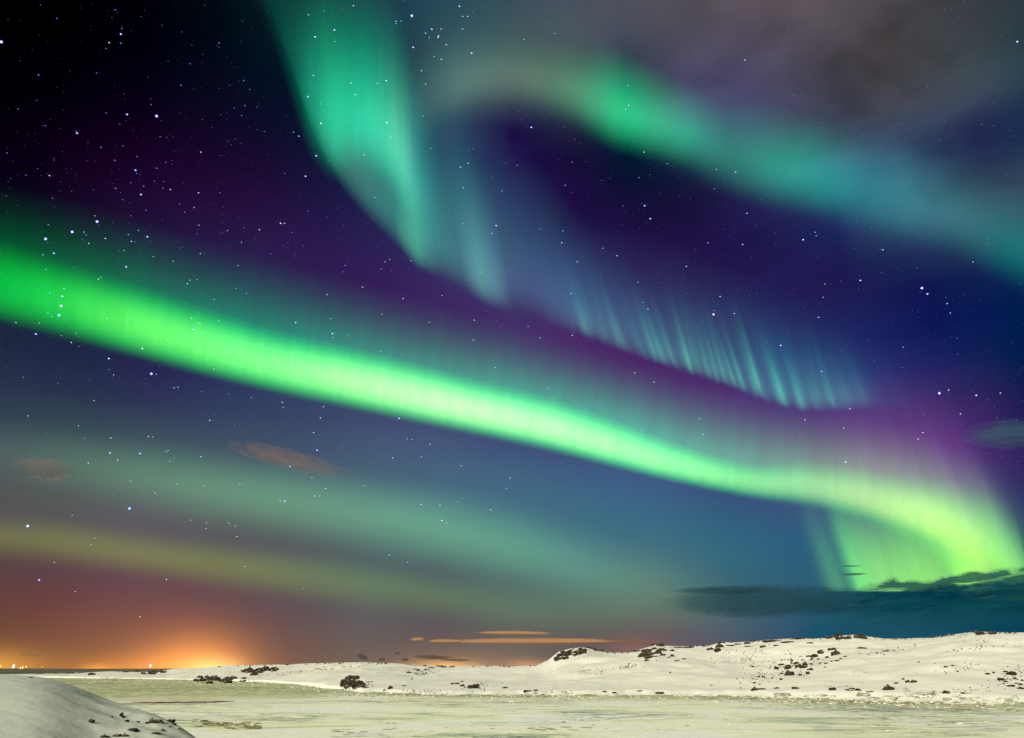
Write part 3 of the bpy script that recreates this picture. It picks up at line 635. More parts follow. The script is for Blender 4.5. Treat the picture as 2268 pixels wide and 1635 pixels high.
Ms = aurora_material('streak_glow', [(0,0),(.04,.25),(.1,.85),(.18,1),(.35,.7),(.55,.38),(.75,.14),(1,0)], 0.0, 14, 1.1, 1.1)
curtain('middle_streak', fold, [
 (1030,650,980,330, 0,0,0),(1052,664,1005,330, .03,.09,.08),(1072,675,1022,330, .05,.17,.13),(1092,684,1040,340, .045,.15,.12),(1112,690,1060,360, .03,.10,.09),(1140,700,1085,380, 0,0,0)], Ms, 10, 12, 500)
curtain('lower_streak', fold, [
 (875,540,870,300, 0,0,0),(900,570,890,300, .02,.13,.06),(925,596,908,310, .03,.20,.10),(948,606,924,330, .015,.10,.06),(975,618,945,360, 0,0,0)], Ms, 10, 12, 700)

rays = empty('aurora_ray_row'); tag(rays, 'row of short fine teal rays fringing the dark violet sky right of centre', 'aurora')
RL = [(1304,744,.5,11),(1342,760,.16,14),(1380,776,.42,12),(1432,792,.22,10),(1458,802,.62,8),(1476,808,.5,7),(1496,815,.52,7),(1531,825,.78,8),(1552,831,.3,7),(1574,838,.5,6),(1592,844,.46,6),(1609,850,.5,6),(1630,857,.5,6),(1651,866,.62,6),(1689,884,.95,8),(1739,900,1.05,9),(1781,909,.85,8),(1815,908,.25,12),(1847,906,.45,12),(1881,908,.24,12),(1919,905,.14,12)]
rows = []
foot = lambda x: float(np.interp(x, [1180,1304,1380,1458,1531,1609,1689,1739,1781,1850,1960], [712,749,781,807,830,856,888,904,913,912,905]))
for x in np.arange(1190, 1961, 3.0):
    env = float(np.interp(x, [1190,1290,1450,1560,1900,1960], [0,.10,.13,.26,.14,0]))
    for rx, ry, a_, w_ in RL: env += a_*math.exp(-((x-rx)/(w_*1.15))**2)*0.8
    env *= 1+0.35*mnoise.noise(Vector((x/9.0, 2, 0)))+0.25*mnoise.noise(Vector((x/31.0, 5, 0)))
    g_ = env*0.36; rows.append((x, foot(x)+7*mnoise.noise(Vector((x/14.0, 1, 0))), x-62+10*math.sin(x/40), foot(x)-205-70*mnoise.noise(Vector((x/28.0, 9, 0))), g_*0.13, g_, g_*0.52))
Mr = aurora_material('ray_row_glow', [(0,0),(.025,.12),(.07,.6),(.13,1),(.22,.88),(.34,.55),(.48,.28),(.66,.1),(.84,.02),(1,0)], 0.18, 120, 1.6, 1.0)
curtain('fine_rays', rays, rows, Mr, 1, 14)
Mh = aurora_material('ray_haze', [(0,0),(.05,.3),(.14,.9),(.26,1),(.42,.7),(.6,.4),(.8,.12),(1,0)], 0.45, 30, 1.0, 1.0)
curtain('blue_haze', rays, [(1200,715,1110,430, 0,0,0),(1304,752,1200,450, .0,.035,.05),(1458,808,1350,490, .0,.045,.06),(1609,858,1500,540, .0,.06,.07),(1739,905,1630,600, 0,.07,.08),(1850,915,1750,650, 0,.05,.06),(1960,912,1870,700, 0,.02,.03),(2040,905,1960,720, 0,0,0)], Mh, 12, 12, 300)

upper = empty('aurora_band'); tag(upper, 'soft teal aurora band with a vivid green patch crossing thin cloud at upper right', 'aurora')
Mu = aurora_material('band_glow', [(0,0),(.07,.06),(.16,.3),(.28,.75),(.4,1),(.52,.9),(.66,.55),(.8,.25),(.92,.06),(1,0)], 0.35, 8, 1.3, 1.1)
curtain('green_patch', upper, [
 (1200,262,1230,60, 0,0,0),(1262,290,1300,80, .0,.06,.02),(1305,312,1345,90, .0,.24,.09),(1350,335,1390,115, 0,.42,.14),(1400,350,1440,140, 0,.42,.145),(1450,362,1490,165, 0,.34,.13),(1500,375,1540,190, 0,.26,.11),(1550,390,1590,220, 0,.12,.06),(1610,420,1650,260, 0,0,0)], Mu, 12, 12)
curtain('pale_arch', upper, [
 (900,390,880,150, 0,0,0),(965,315,940,90, .02,.055,.045),(1040,262,1035,60, .035,.075,.05),(1120,245,1130,60, .045,.085,.045),(1200,255,1225,80, .045,.10,.045),(1275,285,1305,105, .03,.12,.05),(1340,320,1370,140, .01,.06,.02),(1400,350,1430,170, 0,0,0)], Mu, 12, 12, 500)
curtain('teal_tail', upper, [
 (1130,270,1150,70, 0,0,0),(1300,310,1330,110, .02,.05,.03),(1450,370,1500,150, .03,.09,.06),(1560,420,1610,190, .02,.13,.09),(1680,462,1730,230, .01,.27,.15),(1800,490,1850,260, .0,.24,.14),(1900,520,1950,290, 0,.15,.12),(2020,552,2070,330, .01,.10,.09),(2130,590,2170,370, .01,.09,.07),(2230,640,2260,410, .0,.13,.09),(2380,690,2400,450, 0,.13,.09)], Mu, 12, 14, 300)
Mb = aurora_material('diffuse_band', [(0,0),(.08,.04),(.2,.25),(.35,.7),(.5,1),(.65,.75),(.8,.3),(.92,.06),(1,0)], 0.08, 5, 1.0, 1.0)
lowband = empty('aurora_band'); tag(lowband, 'wide dim grey green aurora band beneath the brightest arc', 'aurora')
curtain('glow', lowband, [
 (-90,1085,-90,900, .015,.03,.02),(100,1110,110,930, .03,.06,.035),(300,1150,315,960, .045,.12,.045),(500,1190,520,990, .06,.18,.07),(700,1225,725,1020, .07,.21,.08),(900,1265,930,1055, .07,.22,.085),(1100,1315,1135,1100, .06,.20,.065),(1250,1360,1290,1150, .045,.15,.065),(1400,1405,1440,1200, .03,.09,.035),(1550,1440,1590,1250, .01,.04,.012),(1680,1460,1710,1290, 0,0,0)], Mb, 12, 14)
olive = empty('aurora_band'); tag(olive, 'narrow olive yellow aurora band, lowest of the bands above the town glow', 'aurora')
curtain('glow', olive, [
 (-90,1245,-90,1120, .06,.09,.0),(100,1262,105,1135, .075,.11,.0),(300,1290,310,1165, .08,.125,.0),(500,1320,512,1190, .075,.125,.0),(700,1350,715,1215, .055,.11,.0),(900,1380,918,1245, .035,.09,.0),(1100,1410,1120,1270, .02,.07,.0),(1300,1430,1320,1290, .012,.05,.0),(1450,1440,1470,1300, 0,0,0)], Mb, 12, 12)

# ------------------------------------------------------------------ clouds
def cloud_material(name, col, dens=1.0, nscale=(3, 3, 3), ragged=0.9, soft=1.6, lift=0.0, p=2.0):
    """vapour that thins out from the middle of its own body, torn by noise"""
    m, t = new_mat(name)
    tcn = N(t, 'ShaderNodeTexCoord'); mpn = N(t, 'ShaderNodeMapping'); mpn.inputs['Scale'].default_value = nscale; t.links.new(tcn.outputs['Object'], mpn.inputs[0])
    oi = N(t, 'ShaderNodeObjectInfo'); shift = math_n(t, 'MULTIPLY', oi.outputs['Random'], 37.0)
    nn = N(t, 'ShaderNodeTexNoise', noise_dimensions='4D'); nn.inputs['Scale'].default_value = 1.0; nn.inputs['Detail'].default_value = 6; nn.inputs['Roughness'].default_value = 0.55; nn.inputs['Distortion'].default_value = 0.3
    t.links.new(mpn.outputs[0], nn.inputs['Vector']); t.links.new(shift, nn.inputs['W'])
    sp_ = N(t, 'ShaderNodeSeparateXYZ'); t.links.new(tcn.outputs['Object'], sp_.inputs[0])
    rho = math_n(t, 'ADD', math_n(t, 'POWER', math_n(t, 'ABSOLUTE', sp_.outputs[0]), p), math_n(t, 'POWER', math_n(t, 'ABSOLUTE', sp_.outputs[2]), p))
    body = math_n(t, 'SUBTRACT', 1.0, rho, clamp=True)
    a = math_n(t, 'ADD', body, math_n(t, 'MULTIPLY', math_n(t, 'SUBTRACT', nn.outputs[0], 0.5), 2*ragged))
    a = math_n(t, 'MULTIPLY', math_n(t, 'SUBTRACT', a, 0.22-lift, clamp=True), soft, clamp=True)
    a = math_n(t, 'MULTIPLY', a, math_n(t, 'MULTIPLY', body, 2.2, clamp=True)); a = math_n(t, 'MULTIPLY', a, dens, clamp=True)
    a = math_n(t, 'SUBTRACT', 1.0, math_n(t, 'SQRT', math_n(t, 'SUBTRACT', 1.0, a, clamp=True)))   # a sight line crosses the near and the far skin
    d = N(t, 'ShaderNodeBsdfDiffuse'); d.inputs[0].default_value = (*col, 1); d.inputs['Normal'].default_value = (sdir.x*0.55, -0.8, 0.45)
    cv = N(t, 'ShaderNodeCombineXYZ')
    for i_, c_ in enumerate((-0.45, -0.75, 0.5)): cv.inputs[i_].default_value = c_
    t.links.new(cv.outputs[0], d.inputs['Normal'])
    tl = N(t, 'ShaderNodeBsdfTranslucent'); tl.inputs[0].default_value = (*col, 1); ms = N(t, 'ShaderNodeMixShader'); ms.inputs[0].default_value = 0.5; t.links.new(d.outputs[0], ms.inputs[1]); t.links.new(tl.outputs[0], ms.inputs[2])
    tr = N(t, 'ShaderNodeBsdfTransparent'); mx = N(t, 'ShaderNodeMixShader'); t.links.new(a, mx.inputs[0]); t.links.new(tr.outputs[0], mx.inputs[1]); t.links.new(ms.outputs[0], mx.inputs[2])
    o = N(t, 'ShaderNodeOutputMaterial'); t.links.new(mx.outputs[0], o.inputs[0]); return m
def cloud(label, px, py, w, h, D, mat, tilt=0.0, seed=1, depth=0.5, group=None, p=2.0):
    bm = bmesh.new(); bmesh.ops.create_icosphere(bm, subdivisions=5, radius=1.0)
    for v in bm.verts:
        q = v.co.copy(); k = (abs(q.x)**p+abs(q.y)**p+abs(q.z)**p)**(-1/p)*(1 + 0.04*mnoise.noise(q*2.2+Vector((seed, 0, 0)))); v.co = Vector((q.x*k, q.y*k, q.z*k))
    for f in bm.faces: f.smooth = True
    me = bpy.data.meshes.new('cloud_shape'); bm.to_mesh(me); bm.free()
    o = link('cloud', me, mat); d = ray(px, py); az = math.atan2(d[0], d[1]); m_px = D/ (FPX/ max(0.6, float(np.dot(d, ray(CX, CY)))))
    o.location = (d[0]*D, d[1]*D, CAM_Z+d[2]*D); o.scale = (w*m_px/2, h*m_px/2*1.3, h*m_px/2)
    o.rotation_euler = (0, tilt, -az); tag(o, label, 'cloud', group); return o
def bank_material():
    m, t = new_mat('cloud_bank'); tcn = N(t, 'ShaderNodeTexCoord'); sp_ = N(t, 'ShaderNodeSeparateXYZ'); t.links.new(tcn.outputs['Object'], sp_.inputs[0])
    def nz_(scale, d, w):
        mpn = N(t, 'ShaderNodeMapping'); mpn.inputs['Scale'].default_value = scale; mpn.inputs['Location'].default_value = (w, 0, 0); t.links.new(tcn.outputs['Object'], mpn.inputs[0])
        nn = N(t, 'ShaderNodeTexNoise'); nn.inputs['Scale'].default_value = 1.0; nn.inputs['Detail'].default_value = d; nn.inputs['Roughness'].default_value = 0.6; nn.inputs['Distortion'].default_value = 0.4; t.links.new(mpn.outputs[0], nn.inputs[0]); return nn.outputs[0]
    top = math_n(t, 'ADD', 0.40, math_n(t, 'MULTIPLY', math_n(t, 'SUBTRACT', nz_((9, 2, 2.0), 8, 3.0), 0.5), 0.55))
    a1 = math_n(t, 'DIVIDE', math_n(t, 'SUBTRACT', top, sp_.outputs[2]), 0.10, clamp=True)
    a2 = math_n(t, 'DIVIDE', math_n(t, 'ADD', sp_.outputs[2], 0.9), 0.75, clamp=True)
    a3 = math_n(t, 'DIVIDE', math_n(t, 'ADD', sp_.outputs[0], 0.97), 0.40, clamp=True)
    tex = math_n(t, 'MULTIPLY', math_n(t, 'SUBTRACT', nz_((6, 2, 7), 6, 9.0), 0.18, clamp=True), 3.6, clamp=True)
    a = math_n(t, 'MULTIPLY', math_n(t, 'MULTIPLY', a1, a2), math_n(t, 'MULTIPLY', a3, tex)); a = math_n(t, 'MULTIPLY', a, 0.985)
    a = math_n(t, 'SUBTRACT', 1.0, math_n(t, 'SQRT', math_n(t, 'SUBTRACT', 1.0, a, clamp=True)))
    c = ramp(t, nz_((4, 2, 5), 5, 1.0), [(0.35, (0.001, 0.030, 0.068)), (0.65, (0.003, 0.060, 0.095))])
    d = N(t, 'ShaderNodeBsdfDiffuse'); t.links.new(c, d.inputs[0]); cv = N(t, 'ShaderNodeCombineXYZ')
    for i_, c_ in enumerate((-0.45, -0.75, 0.5)): cv.inputs[i_].default_value = c_
    t.links.new(cv.outputs[0], d.inputs['Normal'])
    tl = N(t, 'ShaderNodeBsdfTranslucent'); t.links.new(c, tl.inputs[0]); ms = N(t, 'ShaderNodeMixShader'); ms.inputs[0].default_value = 0.5; t.links.new(d.outputs[0], ms.inputs[1]); t.links.new(tl.outputs[0], ms.inputs[2])
    tr = N(t, 'ShaderNodeBsdfTransparent'); mx = N(t, 'ShaderNodeMixShader'); t.links.new(a, mx.inputs[0]); t.links.new(tr.outputs[0], mx.inputs[1]); t.links.new(ms.outputs[0], mx.inputs[2])
    o = N(t, 'ShaderNodeOutputMaterial'); t.links.new(mx.outputs[0], o.inputs[0]); return m
M_c_dark = bank_material()
M_c_or = cloud_material('painted_town_light_cloud', (0.46, 0.25, 0.13), 0.85, (11, 3, 1.6), 0.8, 1.8, 0.2)  # orange town light from below painted into the albedo
M_c_gr = cloud_material('dark_grey_cloud', (0.055, 0.05, 0.05), 0.75, (5, 3, 1.4), 0.8, 1.6)  # even dark grey base colour
M_c_pk = cloud_material('dusky_cloud', (0.33, 0.19, 0.14), 0.6, (4.5, 3, 1.4), 1.1, 0.9)
M_c_tl = cloud_material('teal_cloud', (0.05, 0.15, 0.19), 0.6, (2.8, 3, 3.0), 0.9, 1.1)
M_c_sl = cloud_material('slate_cloud', (0.016, 0.055, 0.085), 0.8, (5, 3, 1.2), 0.6, 1.3, 0.1)
cloud('large dark teal cloud bank hiding the foot of the bright arc', 2350, 1302, 1260, 200, 17000, M_c_dark, R(-2.4), 3, p=4.0)
cloud('long slate cloud trailing left from the dark teal bank', 1700, 1332, 520, 84, 18500, M_c_sl, R(0.2), 9)
cloud('thin slate streak above the left end of the dark bank', 1610, 1307, 300, 20, 15500, M_c_sl, R(0.6), 12)
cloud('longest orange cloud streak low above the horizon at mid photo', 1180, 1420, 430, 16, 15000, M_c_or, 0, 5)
cloud('faded brownish right end of the longest orange streak', 1350, 1421, 320, 15, 15200, cloud_material('painted_weak_town_light_cloud', (0.22, 0.11, 0.06), .6, (5, 3, 1.6), .6, 1.2), 0, 6)  # same painted town light in a weaker orange brown
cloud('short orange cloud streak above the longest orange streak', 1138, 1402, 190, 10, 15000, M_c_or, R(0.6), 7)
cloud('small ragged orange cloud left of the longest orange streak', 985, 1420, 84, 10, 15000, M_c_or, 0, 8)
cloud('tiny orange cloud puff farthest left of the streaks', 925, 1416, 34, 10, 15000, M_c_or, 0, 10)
cloud('dark grey cloud streak beneath the orange streaks', 960, 1456, 110, 12, 14800, M_c_gr, R(1.5), 11)
cloud('thin dark cloud joined below the dark grey streak', 1010, 1462, 90, 7, 14800, M_c_gr, R(1), 13)
cloud('small dark cloud puff left of the dark grey streak', 897, 1461, 24, 9, 14800, M_c_gr, 0, 14)
cloud('smallest dark puff low over the snow hill', 846, 1461, 22, 8, 14800, M_c_gr, 0, 15)
cloud('smudged dark cloud above the low snow hill', 803, 1455, 34, 14, 14800, M_c_gr, R(20), 16)
cloud('faint grey puff above the small dark puffs', 880, 1447, 18, 6, 14800, M_c_gr, 0, 17)
cloud('pinkish slanting cloud wisp below the bright arc', 640, 1018, 320, 48, 14000, M_c_pk, R(11), 18)
cloud('faint reddish cloud smudge by the left edge', 100, 1042, 150, 60, 14000, M_c_pk, R(3), 19)
cloud('small faint orange cloud above the town lamps', 75, 1446, 80, 22, 15000, M_c_pk, 0, 20)
cloud('feathery teal cloud wisp at the right edge', 2235, 962, 230, 70, 14000, M_c_tl, R(4), 21)
cloud('hair thin dark streak over the hanging green fan', 1885, 1254, 56, 4, 15500, M_c_sl, R(1), 22)
cloud('short dark streak over left foot of the green fan', 1890, 1272, 70, 7, 15500, M_c_sl, 0, 23)

# ------------------------------------------------------------------ stars
def star_mesh(spike, mat, k=1.6):
    bm = bmesh.new(); bmesh.ops.create_icosphere(bm, subdivisions=2 if spike == 0 else 3, radius=1)
    for v in bm.verts:
        q = v.co.normalized()
        if spike: s = 0.42+0.58*max(abs(q.x), abs(q.z))**14; v.co = Vector((q.x*s, q.y*0.4, q.z*s))*1.5
        else: v.co = Vector((q.x*k, q.y, q.z*0.8))
    me = bpy.data.meshes.new('star_shape'); bm.to_mesh(me); bm.free(); me.materials.append(mat); return me
CM = {'w': emit('star_white', (.86, .9, 1), 1.05), 'b': emit('star_blue', (.14, .24, 1), 1.3), 'c': emit('star_cyan', (.25, .75, 1), 1.4), 'o': emit('star_amber', (1, .55, .3), 1.3), 'p': emit('star_ice_blue', (.5, .58, 1), 1.6)}
SM = {k: star_mesh(0, m) for k, m in CM.items()}; SB = {k: star_mesh(1, m) for k, m in CM.items()}
m, t = new_mat('star_halo'); e = N(t, 'ShaderNodeEmission'); tr = N(t, 'ShaderNodeBsdfTransparent'); ad = N(t, 'ShaderNodeAddShader'); o_ = N(t, 'ShaderNodeOutputMaterial')
lw = N(t, 'ShaderNodeLayerWeight'); lw.inputs[0].default_value = .5; e.inputs[0].default_value = (.16, .12, 1, 1)
t.links.new(math_n(t, 'MULTIPLY', math_n(t, 'POWER', math_n(t, 'SUBTRACT', 1.0, lw.outputs['Facing'], clamp=True), 1.6), 0.55), e.inputs[1]); t.links.new(e.outputs[0], ad.inputs[0]); t.links.new(tr.outputs[0], ad.inputs[1]); t.links.new(ad.outputs[0], o_.inputs[0]); m.cycles.emission_sampling = 'NONE'
M_halo = m
bm = bmesh.new(); bmesh.ops.create_icosphere(bm, subdivisions=3, radius=1)
for f in bm.faces: f.smooth = True
HALO = bpy.data.meshes.new('halo_shape'); bm.to_mesh(HALO); bm.free(); HALO.materials.append(M_halo)
CN = {'w': 'white', 'b': 'deep blue', 'c': 'cyan', 'o': 'amber', 'p': 'bluish white'}
DSTAR = 22000.0
ST = {}
ST['in upper left dark sky'] = (0, 0, [(8,268,5,'w'),(1000,742,5,'p'),(772,218,4,'b'),(778,183,2,'b'),(771,276,3,'b'),(697,273,3,'w'),(676,311,2,'b'),(1400,275,3,'b'),(246,479,3,'b'),(616,467,2,'b'),(363,119,2,'b'),(737,63,2,'w'),(258,32,1,'b'),(1215,407,2,'b'),(1156,545,3,'b'),(1556,515,3,'b'),(1595,571,2,'w'),(812,731,4,'p'),(678,722,2,'b'),(965,668,2,'b'),(962,632,1,'b'),(1564,675,3,'b'),(1497,691,2,'b'),(1543,738,2,'w'),(765,793,1,'w'),(492,851,4,'b'),(289,803,2,'b'),(115,696,2,'w'),(1023,874,2,'b'),(1065,878,1,'w'),(784,931,2,'w'),(645,941,3,'b'),(1282,972,3,'w'),(45,978,2,'w'),(344,1023,1,'b'),(733,1025,3,'b'),(875,1001,2,'b'),(1409,994,1,'b'),(866,1088,4,'b'),(873,1108,2,'b'),(1058,1038,2,'b'),(1000,1075,3,'b'),(166,1118,2,'w'),(316,1122,3,'w'),(835,1167,2,'w'),(1045,1160,2,'b'),(985,1158,2,'b'),(918,1190,3,'b'),(738,1204,3,'b'),(1040,1203,1,'w'),(1088,1211,3,'p'),(900,1243,4,'b'),(770,1232,1,'b'),(1268,1232,3,'w'),(1403,1231,2,'b'),(784,1276,2,'b'),(336,1266,2,'b'),(1147,1302,2,'b'),(1240,1326,2,'w'),(1180,1357,1,'o'),(932,1343,2,'b'),(1424,1322,1,'b'),(458,1222,1,'b'),(597,1211,1,'b')])
ST['near the blue trio above the arc'] = (0, 560, [(291,96,5,'p'),(461,51,5,'p'),(620,-15,5,'p'),(308,4,3,'b'),(605,-52,2,'o'),(836,-52,2,'b'),(536,52,2,'c'),(551,70,3,'b'),(673,93,3,'w'),(567,125,3,'c'),(344,187,4,'c'),(941,82,4,'b'),(884,41,2,'c'),(840,112,3,'w'),(862,115,2,'b'),(820,68,2,'c'),(793,170,2,'c'),(806,274,4,'p'),(978,209,2,'c'),(1105,238,2,'c'),(1279,190,2,'w'),(1453,43,2,'o'),(1542,117,2,'w'),(1270,8,2,'w'),(1560,24,2,'b'),(1258,64,2,'b'),(1147,155,1,'w'),(275,197,2,'c'),(524,99,1,'w'),(1520,266,2,'w'),(1197,381,3,'c'),(1213,359,2,'w'),(1258,357,2,'c'),(1509,411,2,'c'),(1573,443,2,'c'),(1368,482,2,'c')])
ST['around left end of the arc'] = (0, 560, [(398,462,4,'w'),(391,524,5,'w'),(377,583,5,'c'),(409,413,3,'c'),(319,441,2,'c'),(333,591,2,'c'),(306,570,2,'c'),(628,352,3,'w'),(645,341,2,'c'),(229,703,4,'p'),(102,630,3,'c'),(252,633,2,'c'),(455,757,3,'w'),(503,783,2,'b'),(909,796,4,'w'),(1234,674,4,'w'),(1276,636,3,'w'),(1224,603,3,'w'),(1366,928,3,'c'),(684,602,2,'w'),(695,860,4,'w'),(1069,743,2,'w'),(487,697,2,'c'),(1551,756,2,'w'),(294,290,2,'c'),(392,713,1,'o'),(1398,617,2,'w')])
ST['in slate sky below the arc'] = (0, 560, [(967,957,5,'p'),(999,960,2,'c'),(699,931,2,'b'),(725,964,2,'w'),(1112,1047,3,'c'),(1137,1043,2,'w'),(601,1128,2,'o'),(178,1226,2,'w'),(501,1290,2,'w'),(708,1367,3,'c'),(948,1358,3,'c'),(976,1360,2,'o'),(540,1368,1,'w'),(702,1463,4,'c'),(895,1466,4,'c'),(751,1509,3,'w'),(564,1527,3,'c'),(1083,1517,2,'c'),(1283,1487,3,'c'),(1074,1447,2,'w'),(1060,1456,2,'c'),(1340,1254,3,'w'),(1288,1072,1,'c'),(148,980,1,'c'),(1460,1086,1,'c'),(1605,1109,2,'c')])
ST['over the town glow'] = (0, 1060, [(177,652,5,'p'),(827,540,5,'c'),(250,997,4,'w'),(893,1231,3,'o'),(461,583,2,'c'),(583,771,2,'c'),(604,730,2,'w'),(347,884,2,'w'),(1063,994,3,'w'),(481,1071,2,'w'),(1218,614,2,'w'),(1318,633,2,'w'),(1316,668,2,'w'),(1461,634,2,'w'),(1502,653,2,'w'),(1512,719,3,'w'),(1563,911,2,'w'),(834,366,2,'w'),(990,441,2,'w'),(1303,396,2,'w'),(1130,383,2,'c'),(1532,386,2,'w')])
ST['around the tall curtain'] = (640, 0, [(995,101,5,'w'),(434,71,3,'b'),(335,95,3,'c'),(501,192,4,'w'),(377,236,4,'w'),(504,266,2,'c'),(622,37,3,'w'),(894,136,3,'c'),(895,151,2,'c'),(926,134,2,'c'),(1299,41,4,'c'),(1320,105,3,'c'),(1352,105,3,'w'),(1123,187,4,'c'),(1083,212,3,'c'),(1182,186,3,'o'),(1166,228,3,'w'),(1163,238,4,'p'),(1108,241,2,'c'),(1215,286,3,'p'),(1004,303,4,'w'),(1319,185,3,'c'),(1377,340,4,'w'),(1184,380,3,'w'),(1139,362,2,'c'),(1057,452,3,'w'),(1083,538,3,'w'),(367,482,3,'w'),(832,515,4,'c'),(775,533,3,'c'),(607,532,3,'w'),(634,604,3,'w'),(331,618,4,'c'),(414,788,4,'w'),(411,665,2,'c'),(835,783,4,'w'),(865,876,2,'w'),(274,870,3,'w'),(385,996,4,'p'),(689,991,3,'w'),(316,1126,4,'p'),(183,1108,2,'b'),(239,845,2,'c'),(157,1427,4,'b'),(182,1427,3,'o'),(22,1468,3,'w'),(333,1350,2,'b'),(760,1262,2,'c'),(1115,948,2,'c'),(1306,1068,3,'p'),(1355,1043,3,'w'),(1386,950,2,'b'),(1358,962,2,'b'),(1325,1199,3,'c'),(1534,1441,4,'p'),(1507,1491,3,'c'),(1325,1430,2,'c'),(1570,1220,2,'c'),(53,840,2,'w'),(1070,741,2,'c')])
ST['between arc and tall curtain'] = (640, 560, [(570,265,3,'b'),(555,306,2,'b'),(798,287,3,'b'),(681,403,3,'w'),(455,451,3,'w'),(940,477,3,'w'),(853,228,2,'w'),(824,242,2,'w'),(93,193,2,'b'),(990,234,2,'w'),(477,605,3,'c'),(253,630,4,'c'),(488,700,4,'p'),(490,726,2,'c'),(588,708,2,'c'),(804,577,2,'w'),(1394,614,3,'w'),(1107,629,2,'w'),(1388,742,3,'w'),(798,815,2,'c'),(1527,918,3,'c'),(913,1242,4,'w'),(1015,1180,3,'w'),(1508,1154,3,'w'),(1188,458,2,'w'),(1176,573,1,'b'),(1432,308,2,'w'),(115,853,3,'w')])
ST['under the middle of the arc'] = (640, 1060, [(390,168,4,'w'),(218,272,4,'c'),(368,55,3,'w'),(411,-38,3,'w'),(430,-110,3,'w'),(168,-138,3,'w'),(174,-106,2,'w'),(444,412,3,'c'),(357,343,2,'c'),(184,493,4,'w'),(154,493,3,'w'),(373,460,3,'w'),(405,460,2,'w'),(873,217,3,'w'),(994,99,2,'w'),(966,96,2,'w'),(1110,130,3,'c'),(1057,210,2,'w'),(1311,268,3,'c'),(1623,345,3,'w'),(1187,617,4,'w'),(1221,634,2,'o'),(1499,549,3,'w'),(1054,515,3,'w'),(1175,520,3,'w'),(851,837,3,'c'),(968,882,2,'w'),(1287,498,2,'w'),(1600,411,2,'w'),(689,396,2,'w'),(304,1053,1,'w')])
ST['in indigo sky above the fine rays'] = (1280, 0, [(123,814,4,'p'),(385,1036,3,'b'),(33,1056,3,'b'),(843,972,3,'w'),(811,1135,3,'b'),(847,1314,4,'b'),(709,1315,2,'b'),(883,1397,4,'p'),(1292,1205,3,'b'),(1500,1363,3,'w'),(1473,1562,3,'p'),(179,1463,3,'b'),(317,1551,3,'p'),(324,1475,2,'w'),(1427,1100,3,'w'),(1306,1083,2,'w'),(1486,385,3,'w'),(745,674,3,'w'),(738,547,2,'w'),(726,698,2,'w'),(274,216,2,'c'),(77,252,2,'w'),(340,1184,2,'w'),(580,1586,2,'w'),(992,1046,2,'w'),(1251,1551,2,'w')])
ST['among the fine rays'] = (1280, 560, [(1287,578,5,'o'),(1291,553,3,'b'),(868,542,3,'c'),(834,502,2,'c'),(671,203,3,'w'),(1113,271,3,'w'),(1329,463,3,'w'),(804,372,2,'w'),(417,242,3,'w'),(379,443,3,'w'),(386,712,3,'p'),(391,694,2,'b'),(103,655,2,'w'),(783,950,3,'w'),(907,1010,3,'w'),(178,727,2,'w'),(1197,1245,3,'c'),(1221,1344,3,'c'),(227,1049,2,'w'),(397,1260,2,'c'),(1420,572,3,'w')])
ST['in dark blue sky at far right'] = (1920, 560, [(224,101,4,'p'),(302,53,2,'w'),(308,75,2,'o'),(590,361,4,'p'),(983,410,5,'w'),(1018,447,4,'w'),(1143,509,3,'w'),(1094,1081,5,'p'),(1330,1095,4,'w'),(1484,1080,3,'w'),(1153,1061,3,'w'),(341,942,3,'w'),(81,776,4,'p'),(323,596,3,'w'),(352,468,2,'w'),(523,1181,3,'w'),(236,1251,3,'w'),(483,1303,3,'w'),(989,1332,3,'w'),(960,1374,3,'w'),(496,1521,4,'w'),(1229,1213,3,'w'),(733,165,3,'w'),(1309,242,2,'w'),(865,788,2,'c'),(1592,-1164,4,'w'),(1164,569,2,'w'),(363,383,2,'w')])
def add_star(px, py, s, c, tilt):
    r = {1: 5.5, 2: 8.0, 3: 10.5, 4: 13.0, 5: 23.0}[s]
    me = SB[c if c != 'b' else 'p'] if s == 5 else SM['b' if (c == 'w' and s < 3 and px < 600 and py < 560 and int(px) % 2) else (c if (s < 4 or c != 'b') else 'p')]
    o = bpy.data.objects.new('star', me); COL.objects.link(o)
    d = ray(px, py); o.location = (d[0]*DSTAR, d[1]*DSTAR, CAM_Z+d[2]*DSTAR); az, el = math.atan2(d[0], d[1]), math.asin(d[2])
    from mathutils import Euler, Matrix
    M_ = Matrix.Rotation(-az, 4, 'Z') @ Matrix.Rotation(el, 4, 'X') @ Matrix.Rotation(tilt, 4, 'Y')
    o.rotation_euler = M_.to_euler(); o.scale = (r, r, r)
    if s >= 4:
        h = bpy.data.objects.new('halo', HALO); COL.objects.link(h); h.parent = o; h.scale = (1.5, 1.1, 1.5) if s == 5 else (1.7, 1.3, 1.7)
    return o
nstar = 0
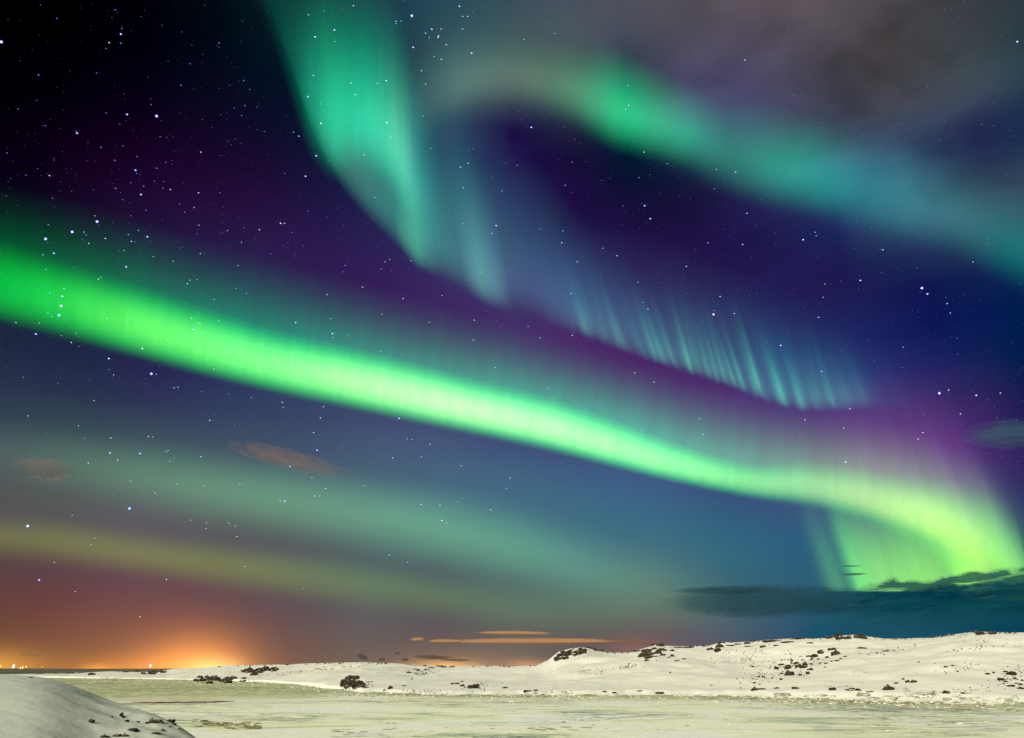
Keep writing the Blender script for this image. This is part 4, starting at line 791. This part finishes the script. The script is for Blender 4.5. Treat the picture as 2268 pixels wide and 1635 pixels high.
for where, (x0, y0, lst) in ST.items():
    bright = sorted([q for q in lst if q[2] >= 4], key=lambda q: q[0]); seen = {}
    for q in bright: seen[(q[2], q[3])] = seen.get((q[2], q[3]), 0)+1
    cnt = {}
    for zx, zy, s, c in sorted(lst, key=lambda q: q[0]):
        px, py = (x0+zx/2.5547)/1.1287, (y0+zy/2.5547)/1.1287
        tilt = R(24)*max(0, 1-px/1300.0)
        o = add_star(px, py, s, c, tilt); nstar += 1
        if s >= 4:
            k = (s, c); i = cnt.get(k, 0); cnt[k] = i+1
            kind_ = '%s %s star' % ('brilliant spiked' if s == 5 else 'bright round', CN[c])
            tag(o, kind_ + (', the only one ' if seen[k] == 1 else ', %s ' % ORD[i]) + where, 'star', 'bright stars')
        else:
            w = {1: 'faint', 2: 'small', 3: 'clear'}[s]
            tag(o, '%s %s star %s' % (w, CN[c], where), 'star', '%s %s stars %s' % (w, CN[c], where))
print('stars', nstar, 'objects', len(bpy.data.objects))
# the uncounted rest
V = []; F = []; MI = []
keys = list('wbwpcw')
for i in range(3300):
    px, py = random.uniform(-10, 2280), random.uniform(-10, 1400)
    dens = 1.0
    if py > 1000: dens *= max(0.08, 1-(py-1000)/330.0)
    g = math.exp(-((px-1850)/480)**2 - ((py-130)/190)**2); dens *= 1-0.93*g
    if px < 420 and py < 260: dens *= 0.45
    if random.random() > dens: continue
    r = 2.6 + 3.6*random.random()**4; d = ray(px, py); c = Vector((d[0], d[1], d[2]))*DSTAR*1.01; c.z += CAM_Z
    a = c.cross(Vector((0, 0, 1))).normalized()*r; b = a.cross(c).normalized()*r; nn_ = c.normalized()*r; base = len(V)
    for q in (a*1.35, b, -a*1.35, -b, nn_, -nn_): V.append(c+q)
    mi = random.randrange(4)
    for f in ((0,1,4),(1,2,4),(2,3,4),(3,0,4),(1,0,5),(2,1,5),(3,2,5),(0,3,5)): F.append(tuple(base+x for x in f)); MI.append(mi)
me = mesh_np('faint_stars', V, F, False)
for nm, c_, st in (('speck_white', (.7,.75,1), .6), ('speck_blue', (.3,.42,1), .9), ('speck_cyan', (.4,.75,.95), .8), ('speck_violet', (.75,.6,1), .7)): me.materials.append(emit(nm, c_, st))
me.polygons.foreach_set('material_index', MI)
tag(link('faint_stars', me), 'countless faint specks of stars filling the clear parts of the sky', 'stars', kind='stuff')
